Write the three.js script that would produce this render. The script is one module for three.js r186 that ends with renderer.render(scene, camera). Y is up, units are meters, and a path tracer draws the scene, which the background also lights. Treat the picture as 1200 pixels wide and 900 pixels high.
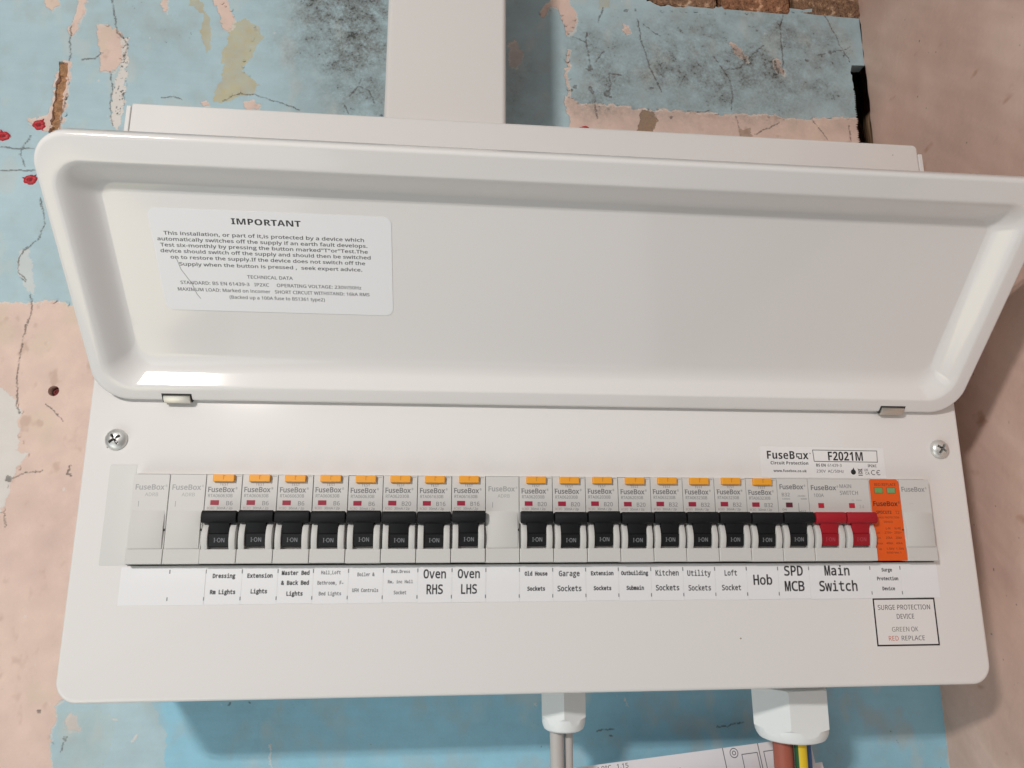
import * as THREE from 'three';
import { RoundedBoxGeometry } from 'three/addons/geometries/RoundedBoxGeometry.js';
import { mergeGeometries, mergeVertices, toCreasedNormals } from 'three/addons/utils/BufferGeometryUtils.js';
import { ImprovedNoise } from 'three/addons/math/ImprovedNoise.js';
import { RectAreaLightUniformsLib } from 'three/addons/lights/RectAreaLightUniformsLib.js';
import { Brush, Evaluator, SUBTRACTION, INTERSECTION } from 'three-bvh-csg';

// ---------------------------------------------------------------- camera, lamps, exposure
// All builders below work in millimetres (origin: front of the fuse box, z towards the camera) and scale to metres.
const MM = 0.001;
const scene = new THREE.Scene();
const camera = new THREE.PerspectiveCamera(55.74, 4 / 3, 0.02, 20);
camera.position.set(152.8 * MM, 13.07 * MM, 394.84 * MM);
camera.rotation.set(0.21766, -0.09907, -0.00198, 'YXZ');
scene.add(camera);

RectAreaLightUniformsLib.init();
function areaLight(color, intensity, w, h, at, to) {
  const l = new THREE.RectAreaLight(color, intensity, w * MM, h * MM);
  l.position.set(at[0] * MM, at[1] * MM, at[2] * MM);
  l.lookAt(to[0] * MM, to[1] * MM, to[2] * MM);
  scene.add(l);
  return l;
}
// a short twin-bar lamp high on the left: it throws the box's shadow on the side wall and shows as two streaks in the lid
for (const dy of [-17, 17]) areaLight(new THREE.Color(1.0, 0.95, 0.905), 1400, 92, 8, [-330, 388 + dy, 930 + dy * 0.4], [200, 80, 0]).name = 'work_light_bar';
// daylight that comes in low and broad from from the left
areaLight(new THREE.Color(0.9, 0.97, 1.0), 1.9, 760, 700, [-470, -620, 560], [200, 120, 0]).name = 'daylight_window';
// added warm fill, low on the left, put in to tint the left of the lid
areaLight(new THREE.Color(1.0, 0.88, 0.42), 2.6, 220, 360, [-490, -880, 490], [60, 180, 60]).name = 'added_warm_fill';
// added fill from below, standing in for floor bounce, to lift the lid
areaLight(new THREE.Color(0.97, 0.98, 1.0), 0.85, 900, 600, [170, -1000, 380], [210, 180, 40]).name = 'added_floor_fill';
// the pale ceiling and wall behind the camera
areaLight(new THREE.Color(1.0, 0.97, 0.95), 0.6, 2200, 1400, [350, 700, 1500], [210, 80, 0]).name = 'room_light';

const renderer = new THREE.WebGLRenderer({ antialias: true });
renderer.toneMapping = THREE.LinearToneMapping;
renderer.toneMappingExposure = 1.1;
renderer.shadowMap.enabled = true;
renderer.setSize(1024, 768);

// ---------------------------------------------------------------- helpers
let seed = 7;
const rnd = () => { seed = (seed * 1664525 + 1013904223) % 4294967296; return seed / 4294967296; };
const perlin = new ImprovedNoise();
// fractal noise from three tiling tables (64 units a side), about -1..1
const NT = 1024, tables = [2, 3, 4].map((n) => {
  const t = new Float32Array(NT * NT), wrap = (x, y, f, z) => { const P = 64 * f, u = x / 64, v = y / 64, a = (X, Y) => perlin.noise(X * f, Y * f, z); const bx = u > 0.875 ? (u - 0.875) * 8 : 0, by = v > 0.875 ? (v - 0.875) * 8 : 0; let r = a(x, y) * (1 - bx) * (1 - by); if (bx) r += a(x - 64, y) * bx * (1 - by); if (by) r += a(x, y - 64) * by * (1 - bx); if (bx && by) r += a(x - 64, y - 64) * bx * by; return r; };
  for (let j = 0; j < NT; j++) for (let i = 0; i < NT; i++) { let s = 0, a = 0.5; for (let o = 0; o < n; o++) { s += a * wrap(i / 16, j / 16, 2 ** o, 0.37 + 7.1 * o); a *= 0.5; } t[j * NT + i] = s; }
  return t;
});
const fbm = (x, y, n, z = 0.37) => {
  const t = tables[Math.min(n, 4) - 2], X = (x + z * 17.31) * 16 + 1048576, Y = (y + z * 31.77) * 16 + 1048576, i = Math.floor(X), j = Math.floor(Y), a = X - i, b = Y - j;
  const i0 = i & 1023, i1 = (i + 1) & 1023, j0 = (j & 1023) << 10, j1 = ((j + 1) & 1023) << 10;
  return (t[j0 + i0] * (1 - a) + t[j0 + i1] * a) * (1 - b) + (t[j1 + i0] * (1 - a) + t[j1 + i1] * a) * b;
};
const used = {};
const numbered = (name) => { const k = used[name] = (used[name] ?? -1) + 1; return k ? `${name}_${String(k).padStart(3, '0')}` : name; };
const plain = (g) => { let q = g.index ? g.toNonIndexed() : g.clone(); for (const k of Object.keys(q.attributes)) if (!['position', 'normal', 'uv'].includes(k)) q.deleteAttribute(k); if (!q.attributes.uv) q.setAttribute('uv', new THREE.BufferAttribute(new Float32Array(q.attributes.position.count * 2), 2)); q.clearGroups?.(); return q; };
const geo = (list) => { const g = Array.isArray(list) ? (list.length > 1 ? mergeGeometries(list.map(plain)) : list[0].clone()) : list.clone(); g.clearGroups(); g.scale(MM, MM, MM); return g; };
function obj(name, geometry, material, parent = scene) {           // ONE named mesh
  const g0 = geo(geometry);
  if (material === M.enamel) { const p = g0.attributes.position, u = new Float32Array(p.count * 2); for (let i = 0; i < p.count; i++) { u[2 * i] = p.getX(i) / 0.128; u[2 * i + 1] = (p.getY(i) + p.getZ(i) * 0.7) / 0.128; } g0.setAttribute('uv', new THREE.BufferAttribute(u, 2)); }
  const m = new THREE.Mesh(g0, material);
  m.name = parent === scene ? numbered(name) : name;
  m.castShadow = m.receiveShadow = true;
  parent.add(m);
  return m;
}
function thing(name, label, category, [x, y, z] = [0, 0, 0], group) {
  const o = new THREE.Group();
  o.name = numbered(name); o.position.set(x * MM, y * MM, z * MM);
  tag(o, label, category, group); scene.add(o);
  return o;
}
function tag(o, label, category, group) { o.userData = { label, category }; if (group) o.userData.group = group; return o; }
function struct(o) { o.userData.kind = 'structure'; return o; }
let wallMesh;
function dup(root, [x, y, z], label) { const r = root.clone(); r.name = numbered(root.name.replace(/_\d{3}$/, '')); r.userData = { ...root.userData, label }; r.position.set(x * MM, y * MM, z * MM); scene.add(r); return r; }
const box = (x0, x1, y0, y1, z0, z1, r = 0, seg = 2) => (r ? new RoundedBoxGeometry(x1 - x0, y1 - y0, z1 - z0, seg, r) : new THREE.BoxGeometry(x1 - x0, y1 - y0, z1 - z0)).translate((x0 + x1) / 2, (y0 + y1) / 2, (z0 + z1) / 2);
function roundRect(x0, x1, y0, y1, r, s = new THREE.Shape()) {
  const [a, b, c, d] = Array.isArray(r) ? r : [r, r, r, r];        // bl, br, tr, tl
  s.moveTo(x0 + a, y0); s.lineTo(x1 - b, y0); if (b) s.absarc(x1 - b, y0 + b, b, -Math.PI / 2, 0);
  s.lineTo(x1, y1 - c); if (c) s.absarc(x1 - c, y1 - c, c, 0, Math.PI / 2);
  s.lineTo(x0 + d, y1); if (d) s.absarc(x0 + d, y1 - d, d, Math.PI / 2, Math.PI);
  s.lineTo(x0, y0 + a); if (a) s.absarc(x0 + a, y0 + a, a, Math.PI, 1.5 * Math.PI);
  return s;
}
const uvFrom = (g, x0, x1, y0, y1) => { const p = g.attributes.position, u = new Float32Array(p.count * 2); for (let i = 0; i < p.count; i++) { u[2 * i] = (p.getX(i) - x0) / (x1 - x0); u[2 * i + 1] = (p.getY(i) - y0) / (y1 - y0); } g.setAttribute('uv', new THREE.BufferAttribute(u, 2)); return g; };
// a printed sheet of thickness t whose uv runs 0..1 over its rectangle
const sheet = (x0, x1, y0, y1, t = 0.15, r = 0.01) => uvFrom(new THREE.ExtrudeGeometry(roundRect(x0, x1, y0, y1, r), { depth: t, bevelEnabled: false, curveSegments: 6 }), x0, x1, y0, y1);
// profile in (z, y) swept along x from x0 to x1
function sweepX(pts, x0, x1, bevel = 0) {
  const s = new THREE.Shape(pts.map(([z, y]) => new THREE.Vector2(-z, y)));
  const g = new THREE.ExtrudeGeometry(s, { depth: x1 - x0 - 2 * bevel, bevelEnabled: bevel > 0, bevelSize: bevel, bevelThickness: bevel, bevelOffset: -bevel, bevelSegments: 2, curveSegments: 10 });
  return toCreasedNormals(g.rotateY(Math.PI / 2).translate(x0 + bevel, 0, 0), 0.6);
}
// a printed canvas, w x h millimetres at k pixels per millimetre, origin bottom left
function print(w, h, k, paint) {
  const c = document.createElement('canvas'); c.width = Math.round(w * k); c.height = Math.round(h * k);
  const x = c.getContext('2d'); x.setTransform(k, 0, 0, -k, 0, c.height); paint(x);
  const t = new THREE.CanvasTexture(c); t.colorSpace = THREE.SRGBColorSpace; t.anisotropy = 8; t.magFilter = THREE.LinearFilter;
  return t;
}
// text of a given width and cap height, centred on cx, baseline y
function text(x, str, cx, y, w, cap, font = 'sans-serif', color = '#262628', weight = '') {
  x.save(); x.font = `${weight[0] === '+' ? '' : weight} 100px ${font}`; x.fillStyle = color; x.textAlign = 'left'; x.textBaseline = 'alphabetic';
  const m = x.measureText(str).width; x.translate(cx - w / 2, y); x.scale(w / m, -cap / 71.4); x.fillText(str, 0, 0); if (weight[0] === '+') { x.lineWidth = +weight.slice(1) || 5; x.strokeStyle = color; x.strokeText(str, 0, 0); } x.restore();
}
const fill = (x, color, x0, x1, y0, y1) => { x.fillStyle = color; x.fillRect(x0, y0, x1 - x0, y1 - y0); };
const lines = (x, color, lw, ...runs) => { x.strokeStyle = color; x.lineWidth = lw; for (const r of runs) { x.beginPath(); r.forEach(([a, b], i) => (i ? x.lineTo(a, b) : x.moveTo(a, b))); x.stroke(); } };

function dataTex(w, h, f, srgb, repeat) {                            // f(i, j) -> [r, g, b] 0..1
  const d = new Uint8Array(w * h * 4);
  for (let j = 0; j < h; j++) for (let i = 0; i < w; i++) { const c = f(i, j), k = (j * w + i) * 4; d[k] = 255 * Math.min(1, Math.max(0, c[0])); d[k + 1] = 255 * Math.min(1, Math.max(0, c[1])); d[k + 2] = 255 * Math.min(1, Math.max(0, c[2])); d[k + 3] = 255; }
  const t = new THREE.DataTexture(d, w, h); t.magFilter = THREE.LinearFilter; t.minFilter = THREE.LinearMipmapLinearFilter; t.generateMipmaps = true;
  if (srgb) t.colorSpace = THREE.SRGBColorSpace;
  if (repeat) t.wrapS = t.wrapT = THREE.RepeatWrapping;
  t.needsUpdate = true; return t;
}
const std = (o) => new THREE.MeshStandardMaterial(o);
const rgb = (r, g, b) => new THREE.Color().setRGB(r, g, b);
// fine orange peel of powder coat
const peel = dataTex(512, 512, (i, j) => { const v = 0.5 + 0.22 * fbm(i / 8, j / 8, 2) + 0.75 * fbm(i / 64, j / 64, 3, 5); return [v, v, v]; }, false, true);
const M = {
  enamel: new THREE.MeshPhysicalMaterial({ color: rgb(0.775, 0.755, 0.74), roughness: 0.85, specularIntensity: 0.3, clearcoat: 0.6, clearcoatRoughness: 0.1, bumpMap: peel, bumpScale: 0.00004 }),
  pvc: std({ color: rgb(0.74, 0.715, 0.69), roughness: 0.38 }),
  plastic: std({ color: rgb(0.61, 0.6, 0.58), roughness: 0.58 }),
  blackPlastic: new THREE.MeshPhysicalMaterial({ color: rgb(0.009, 0.0095, 0.011), roughness: 0.6, specularIntensity: 0.45 }),
  redPlastic: new THREE.MeshPhysicalMaterial({ color: rgb(0.36, 0.01, 0.02), roughness: 0.55, specularIntensity: 0.6 }),
  yellow: std({ color: rgb(0.86, 0.36, 0.02), roughness: 0.45 }),
  redWindow: std({ color: rgb(0.36, 0.012, 0.045), roughness: 0.3 }),
  greenWindow: std({ color: rgb(0.13, 0.36, 0.11), roughness: 0.3 }),
  dark: std({ color: rgb(0.03, 0.03, 0.03), roughness: 0.8 }),
  zinc: std({ color: rgb(0.68, 0.68, 0.66), metalness: 0.6, roughness: 0.4 }),
  steel: std({ color: rgb(0.62, 0.58, 0.52), metalness: 0.7, roughness: 0.4 }),
  nylon: std({ color: rgb(0.8, 0.83, 0.83), roughness: 0.42 }),
  greyCable: std({ color: rgb(0.5, 0.47, 0.45), roughness: 0.5 }),
  brownCable: std({ color: rgb(0.36, 0.1, 0.065), roughness: 0.5 }),
  blueCable: std({ color: rgb(0.03, 0.1, 0.24), roughness: 0.5 }),
  yellowCable: std({ color: rgb(0.72, 0.5, 0.02), roughness: 0.5 }),
  greenCable: std({ color: rgb(0.02, 0.11, 0.04), roughness: 0.5 }),
  plugShaded: std({ color: rgb(0.2, 0.03, 0.03), roughness: 0.7 }),  // plug red darkened to put the hole's shade into the colour
  plugBore: std({ color: rgb(0.2, 0.015, 0.02), roughness: 0.7 }),
  plug: std({ color: rgb(0.5, 0.03, 0.04), roughness: 0.5 }),
  orange: std({ color: rgb(0.82, 0.16, 0.02), roughness: 0.5 }),
};

// ---------------------------------------------------------------- the wall behind: painted plaster, peeled and cracked
const WX0 = -520, WX1 = 504, WY0 = -420, WY1 = 800, WZ = -115;
const TX0 = -196, TX1 = 508, TY0 = -146, TY1 = 482, TW = 1440, TH = Math.round(1440 * (TY1 - TY0) / (TX1 - TX0));
const chase = [[-136.6, 367.1], [-130.4, 366.1], [-129.4, 353.2], [-130.0, 338.8], [-129.9, 319.1], [-131.1, 305.1], [-135.8, 304.9], [-136.6, 320.1], [-136.6, 334.2], [-135.9, 352.7]];
const brickGap = [[315.2, 508.0], [317.5, 457.6], [329.7, 452.8], [348.0, 452.7], [370.4, 456.1], [394.2, 454.7], [423.1, 459.5], [453.4, 459.4], [480.7, 463.3], [494.2, 467.0], [501.2, 474.4], [503.5, 525.2]];
const cornerGap = [[489.2, 310.2], [491.9, 335.0], [492.0, 349.1], [492.2, 364.9], [492.3, 379.2], [492.0, 390.5], [490.8, 400.1], [491.7, 408.3]];
const plugHole = [[-108.8, 115.4]][0];
function wallTextures() {
  const S = TW / (TX1 - TX0);
  const canvas = () => { const c = document.createElement('canvas'); c.width = TW; c.height = TH; const x = c.getContext('2d'); x.setTransform(S, 0, 0, S, -TX0 * S, -TY0 * S); x.lineCap = x.lineJoin = 'round'; x.globalCompositeOperation = 'lighter'; return [c, x]; };
  const poly = (x, color, pts, blur) => { x.filter = blur ? `blur(${blur}px)` : 'none'; x.fillStyle = color; x.beginPath(); pts.forEach(([a, b], i) => (i ? x.lineTo(a, b) : x.moveTo(a, b))); x.closePath(); x.fill(); x.filter = 'none'; };
  const line = (x, color, w, pts) => lines(x, color, w, pts);
  const [c1, a] = canvas(), [c2, b] = canvas(), [c3, d] = canvas();
  // soft density of the grime on a coarse grid, 4 mm cells
  const GW = Math.ceil((TX1 - TX0) / 4) + 2, GH = Math.ceil((TY1 - TY0) / 4) + 2, c4 = document.createElement('canvas'); c4.width = GW; c4.height = GH;
  const e4 = c4.getContext('2d'); e4.setTransform(0.25, 0, 0, 0.25, -TX0 / 4, -TY0 / 4); e4.globalCompositeOperation = 'lighter';
  const R = '#f00', G = '#0f0', B = '#00f';
  // c1: R pink plaster, G white filler, B ochre under-paint
  poly(a, R, [[-184.9, 177.5], [-135.1, 177.2], [-118.6, 179.6], [-95.4, 174.1], [-15.0, 174.0], [20.8, 166.2], [28.6, 57.6], [-40.9, -19.8], [-71.3, -71.0], [-82.0, -82.8], [-82.8, -100.5], [-80.0, -134.1], [-136.9, -132.3]]);
  poly(a, R, [[-112.9, 399.8], [-105.1, 401.9], [-96.9, 395.1], [-90.8, 385.1], [-90.6, 371.9], [-98.0, 360.4], [-105.4, 360.6], [-108.6, 377.9]]);
  poly(a, R, [[-135.5, 368.7], [-128.0, 366.3], [-128.1, 347.5], [-128.1, 319.2], [-128.8, 305.3], [-138.3, 310.3], [-152.7, 316.3], [-153.6, 319.1], [-139.6, 320.6], [-137.7, 338.3]]);
  poly(a, R, [[-33.1, 444.5], [-23.2, 433.7], [-17.0, 421.0], [-12.5, 413.7], [-15.5, 402.8], [-20.9, 405.4], [-27.4, 421.7]]);
  poly(a, R, [[226.6, 438.9], [232.3, 447.4], [245.4, 468.2], [252.2, 445.8], [257.7, 438.1], [256.0, 425.1], [250.2, 419.0], [246.2, 427.5], [242.9, 443.4], [235.1, 446.0], [230.0, 432.7]]);
  poly(a, R, [[246.4, 363.3], [253.3, 362.2], [257.3, 356.3], [272.6, 358.1], [300.4, 356.0], [342.7, 354.8], [400.1, 355.2], [414.8, 357.7], [429.1, 353.9], [490.8, 358.4], [496.0, 358.0], [492.1, 310.4], [249.3, 297.7], [249.5, 342.2]]);
  poly(a, R, [[297.6, 433.1], [301.2, 431.8], [302.4, 425.4], [298.7, 422.7], [296.0, 426.5]]);
  poly(a, R, [[385.9, 421.9], [391.7, 420.7], [401.3, 410.0], [399.5, 405.1], [391.1, 410.9]]);
  poly(a, R, [[422.5, 406.7], [427.9, 409.5], [431.7, 400.9], [431.8, 394.4], [422.7, 400.3]]);
  poly(a, R, [[-69.4, 433.7], [-65.6, 434.0], [-64.5, 415.7], [-67.2, 417.0]]);
  poly(a, R, [[-0.6, 341.4], [5.5, 343.3], [12.0, 340.8], [11.1, 336.3], [1.0, 336.4]]);
  poly(a, R, [[-31.9, 340.9], [-27.0, 342.6], [-24.8, 338.4], [-28.9, 335.3]]);
  poly(a, '#800', [[-72.3, -88.0], [-67.4, -95.0], [-64.5, -98.5], [-74.0, -98.7], [-75.6, -93.8]]);
  poly(a, R, [[-154.9, 434.2], [-147.5, 434.8], [-143.8, 415.4], [-148.2, 410.5], [-154.0, 417.6]]);
  poly(a, '#900', [[201.3, 408.2], [206.8, 410.2], [212.3, 399.6], [208.1, 386.9], [202.6, 384.9]]);
  line(a, R, 1.6, [[249.3, 405.5], [249.8, 396.0], [248.2, 383.4], [249.4, 372.7], [248.5, 361.9]]);
  line(a, R, 5, [[-126.9, 428.9], [-126.3, 413.8], [-129.8, 401.5], [-130.7, 394.0]]);
  poly(a, G, [[-159.6, 118.0], [-142.1, 116.6], [-137.4, 113.7], [-131.2, 108.0], [-126.8, 99.9], [-126.8, 83.7], [-126.6, 74.6], [-118.9, 73.0], [-124.2, 65.0], [-127.3, 56.6], [-127.9, 45.4], [-130.5, 34.4], [-146.4, 28.9]]);
  poly(a, G, [[-95.3, 392.2], [-89.6, 391.2], [-88.8, 372.0], [-87.7, 350.2], [-86.4, 333.1], [-89.1, 313.2], [-94.2, 315.7], [-96.4, 335.3], [-95.0, 355.5], [-91.1, 364.5]]);
  poly(a, '#080', [[-144.6, 214.0], [-138.3, 218.1], [-134.4, 205.5], [-130.4, 183.6], [-136.5, 187.7], [-144.5, 205.1]]);
  line(a, '#0c0', 1.2, [[-33.9, -105.6], [-31.1, -102.8]]);
  line(a, '#0c0', 1.0, [[-47.5, -92.5], [-44.4, -92.6]]);
  line(a, '#0a0', 0.8, [[49.1, -109.8], [49.5, -115.8], [51.0, -121.7]]);
  line(a, '#0a0', 0.8, [[279.4, -87.4], [280.4, -92.7]]);
  line(a, '#0a0', 0.7, [[217.8, -88.7], [220.1, -90.4]]);
  poly(a, B, [[-16.0, 408.8], [-4.8, 414.3], [4.7, 407.4], [8.6, 398.5], [4.5, 392.1], [2.6, 383.0], [-4.0, 369.1], [4.1, 362.2], [8.4, 356.6], [6.2, 350.6], [-10.7, 342.2], [-20.7, 341.6], [-22.6, 348.7], [-17.5, 363.7], [-20.3, 382.8], [-16.1, 393.6]]);
  poly(a, B, [[-36.0, 418.0], [-31.7, 412.2], [-29.5, 386.6], [-31.8, 383.5], [-35.8, 393.7], [-36.6, 410.3]]);
  poly(a, B, [[-47.8, 435.5], [-38.0, 425.5], [-34.6, 416.5], [-39.8, 417.7], [-48.1, 424.7]]);
  poly(a, '#009', [[275.5, 462.4], [287.1, 463.4], [285.2, 448.4], [276.5, 446.1]]);
  poly(a, '#002', [[-81.3, -88.7], [-59.3, -87.3], [-45.6, -91.5], [-47.0, -106.3], [-51.4, -120.7], [-67.8, -125.0], [-77.2, -105.5]]);
  poly(a, '#007', [[-99.3, 114.4], [-84.6, 120.7], [-82.5, 102.9], [-88.7, 99.3]]);
  // c2: R grime and mould density, G brown substrate, B cracks
  for (const [pts, col, bl] of [
    [[[20.2, 449.1], [107.1, 456.4], [111.4, 326.5], [72.4, 331.4], [58.9, 345.2], [35.2, 365.8]], '#b00', 34], [[[63.3, 452.7], [107.1, 456.4], [111.2, 332.3], [85.3, 332.2], [72.9, 391.1]], '#c00', 26],
    [[[197.1, 392.3], [210.9, 385.5], [214.7, 332.6], [197.2, 331.6]], '#f00', 16], [[[197.1, 464.1], [212.6, 465.4], [210.9, 401.1], [197.1, 392.3]], '#700', 14],  // darker tone along the trunking's right edge
    [[[253.2, 428.1], [392.1, 447.0], [499.1, 455.5], [488.4, 356.7], [251.7, 349.9]], '#a80000', 30], [[[255.9, 384.7], [301.8, 391.8], [304.2, 362.4], [258.7, 357.9]], '#900', 20],
    [[[347.1, 435.3], [383.8, 434.0], [382.7, 417.6], [345.8, 410.9]], '#700', 18], [[[365.9, 384.4], [485.1, 396.5], [483.2, 378.6], [364.8, 366.3]], '#600', 18],
    [[[33.9, -88.3], [49.7, -87.7], [51.1, -123.7], [39.6, -123.4]], '#500', 18], [[[-100.8, 431.1], [-49.7, 427.6], [-33.0, 383.4], [-95.1, 378.9]], '#200000', 30],
    [[[136.7, -106.0], [504.5, -120.7], [501.5, -142.1], [137.4, -131.2]], '#200000', 30],
  ]) poly(e4, col, pts);
  poly(b, G, [[308.8, 353.4], [318.7, 355.6], [321.0, 345.0], [316.3, 332.6], [302.3, 331.8]]);
  poly(b, '#0a0', [[390.4, 341.5], [397.8, 343.5], [400.1, 335.9], [390.0, 335.3]]);
  const crack = (w, pts) => line(b, B, 0.2 + w * 0.36, pts);
  crack(1.1, [[-108.3, 430.5], [-102.9, 415.7], [-100.5, 405.3], [-98.7, 394.9], [-92.6, 390.2], [-89.6, 385.2], [-90.8, 373.3]]);
  crack(0.9, [[-99.3, 361.0], [-96.3, 345.3], [-97.0, 335.3], [-95.3, 325.4], [-93.0, 315.7]]);
  crack(0.6, [[-129.3, 367.6], [-131.3, 383.6], [-131.9, 398.4]]); crack(0.5, [[-121.1, 369.7], [-111.5, 371.8], [-107.2, 376.5]]);
  crack(0.9, [[-128.4, 340.4], [-129.0, 326.2], [-129.5, 310.8]]);
  crack(0.55, [[-148.7, 304.1], [-153.1, 293.6], [-153.8, 290.1], [-149.0, 280.2]]); crack(0.5, [[-174.3, 295.1], [-159.1, 294.6], [-145.1, 294.7]]); crack(0.35, [[-171.6, 276.3], [-154.3, 276.6], [-140.5, 278.0]]);
  crack(0.7, [[-135.3, 256.1], [-130.5, 236.6], [-132.4, 224.8], [-141.4, 215.4], [-143.9, 209.0], [-142.7, 200.1], [-136.2, 194.0]]); crack(0.6, [[-132.6, 183.5], [-130.1, 173.0], [-133.0, 153.3], [-133.6, 125.6], [-130.2, 104.5], [-128.5, 99.9]]); crack(1.3, [[-141.5, 216.1], [-139.5, 218.1]]); crack(1.2, [[-133.5, 153.3], [-132.2, 155.7]]); crack(0.8, [[-141.0, 195.8], [-136.6, 192.8]]);
  crack(0.6, [[-112.5, 106.0], [-106.4, 101.4], [-100.3, 95.6]]); crack(0.9, [[-92.1, 64.7], [-93.0, 59.0], [-90.8, 58.5]]); crack(0.6, [[-128.2, 55.4], [-120.4, 60.0], [-108.9, 61.7]]); crack(0.8, [[-128.3, 33.3], [-127.2, 25.7]]);
  
  crack(0.5, [[-60.4, 341.2], [-54.4, 343.7], [-45.6, 341.4]]); crack(0.5, [[-15.7, 341.9], [-4.9, 348.4], [7.6, 349.2], [20.6, 344.2], [40.1, 338.2]]);
  crack(0.7, [[77.9, 352.3], [84.0, 361.7], [86.4, 367.8]]); crack(0.6, [[74.5, 343.3], [77.3, 337.6]]); crack(0.5, [[84.0, 361.7], [92.0, 357.7], [97.6, 347.7]]);
  for (const [w, pts] of [[1.6, [[265.2, 422.6], [265.6, 411.4], [266.7, 400.4], [267.9, 389.5]]], [1.0, [[253.0, 418.4], [260.0, 415.8], [265.6, 413.0]]], [0.9, [[272.3, 396.1], [276.7, 402.7], [279.6, 406.1]]], [0.9, [[281.2, 365.5], [284.4, 378.1], [283.2, 385.8], [293.1, 385.0]]], [0.6, [[308.7, 438.9], [311.4, 418.0], [317.5, 392.9], [326.5, 371.6]]],
    [0.6, [[313.6, 434.3], [321.9, 426.9], [327.6, 424.1]]], [0.9, [[274.7, 433.0], [278.5, 441.4], [280.1, 448.0]]], [0.7, [[271.3, 360.3], [271.7, 351.1], [272.3, 345.1]]], [0.7, [[371.8, 407.9], [379.7, 395.7], [384.8, 384.9], [386.1, 372.3], [383.7, 358.1]]], [0.9, [[379.7, 394.9], [394.7, 399.9], [404.3, 410.3], [416.3, 421.7]]], [0.8, [[438.0, 457.4], [432.2, 441.9], [431.8, 420.4], [431.4, 397.6]]],
    [0.5, [[473.1, 456.8], [479.1, 440.5], [483.9, 427.5], [491.3, 411.6]]], [0.6, [[492.9, 426.5], [487.9, 422.8], [464.5, 416.2]]], [0.5, [[342.7, 354.8], [361.3, 355.2], [364.2, 356.9]]], [0.5, [[387.0, 353.6], [389.1, 343.0]]], [0.5, [[401.6, 337.5], [413.7, 344.4], [422.9, 349.6]]], [0.8, [[483.9, 350.2], [484.1, 337.7]]], [0.5, [[452.6, 354.5], [464.1, 336.5]]]]) crack(w, pts);
  const blob = (px, r) => { b.fillStyle = B; b.beginPath(); b.ellipse(px[0], px[1], r * (0.7 + 0.5 * rnd()), r * (0.4 + 0.4 * rnd()), rnd() * 3, 0, 7); b.fill(); };
  for (const [q, r] of [[[[267.9, 389.5]][0], 2.6], [[[266.4, 387.8]][0], 2], [[[251.4, 368.2]][0], 1.8], [[[254.9, 371.5]][0], 1.5], [[[267.4, 370.8]][0], 2], [[[268.7, 368.6]][0], 1.7], [[[281.2, 367.1]][0], 2.6], [[[283.9, 364.2]][0], 1.5], [[[299.6, 446.3]][0], 1.5], [[[306.9, 447.7]][0], 1.4], [[[318.1, 374.1]][0], 1.6], [[[453.4, 410.5]][0], 1.9], [[[474.7, 419.4]][0], 1.6], [[[467.6, 416.4]][0], 1.4], [[[332.5, 349.5]][0], 1.3], [[[-129.3, 55.4]][0], 2.2], [[[-74.5, -102.6]][0], 1.3], [[[-91.5, -87.5]][0], 1.2], [[[23.2, -85.6]][0], 0.9], [[[268.8, -110.4]][0], 0.8], [[[242.1, -71.7]][0], 0.6]]) blob(q, r);
  crack(0.8, [[-73.6, -101.7], [-75.0, -106.5], [-75.6, -110.4]]); crack(0.5, [[341.3, -106.9], [350.8, -106.1], [359.3, -104.1]]); crack(0.6, [[259.7, -107.0], [271.2, -106.2]]);
  // c3: R bluer tone painted in for the box's shadow, G pale thin coat
  poly(d, R, [[-26.1, -82.0], [-19.9, -92.1], [-14.8, -102.2], [-10.5, -136.4], [500.0, -152.7], [509.9, -82.1], [-26.5, -78.0]]);
  poly(d, '#002', [[199.9, 464.3], [249.7, 468.5], [249.3, 334.7], [199.8, 331.7]]);  // B: the trunking's cast shadow, tinted into the paint beside it
  poly(d, '#0f0', [[-214.0, 444.4], [-33.2, 460.3], [-26.8, 311.2], [-173.2, 172.9]], 60);
  const raw = e4.getImageData(0, 0, GW, GH).data; let gr = new Float32Array(GW * GH); for (let i = 0; i < gr.length; i++) gr[i] = raw[i * 4] / 255;
  for (let pass = 0; pass < 3; pass++) for (const st of [1, GW]) { const o = new Float32Array(gr.length); for (let i = 0; i < gr.length; i++) { let q = 0; for (let k = -3; k <= 3; k++) q += gr[Math.min(gr.length - 1, Math.max(0, i + k * st))]; o[i] = q / 7; } gr = o; }
  const grimeAt = (X, Y) => { const x = (X - TX0) / 4 - 0.5, y = (Y - TY0) / 4 - 0.5, i = Math.max(0, Math.floor(x)), j = Math.max(0, Math.floor(y)), p = x - i, q = y - j, k = j * GW + i; return (gr[k] * (1 - p) + gr[k + 1] * p) * (1 - q) + (gr[k + GW] * (1 - p) + gr[k + GW + 1] * p) * q; };
  const m1 = c1.getContext('2d').getImageData(0, 0, TW, TH).data, m2 = c2.getContext('2d').getImageData(0, 0, TW, TH).data, m3 = c3.getContext('2d').getImageData(0, 0, TW, TH).data;
  const col = new Uint8Array(TW * TH * 4), hgt = new Uint8Array(TW * TH * 4);
  const mix = (A, Bc, t) => { A[0] += (Bc[0] - A[0]) * t; A[1] += (Bc[1] - A[1]) * t; A[2] += (Bc[2] - A[2]) * t; };
  const sm = (e0, e1, v) => { const t = Math.min(1, Math.max(0, (v - e0) / (e1 - e0))); return t * t * (3 - 2 * t); };
  const enc = (v) => 255 * (v <= 0.0031308 ? 12.92 * v : 1.055 * Math.pow(Math.max(v, 0), 1 / 2.4) - 0.055);
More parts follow.
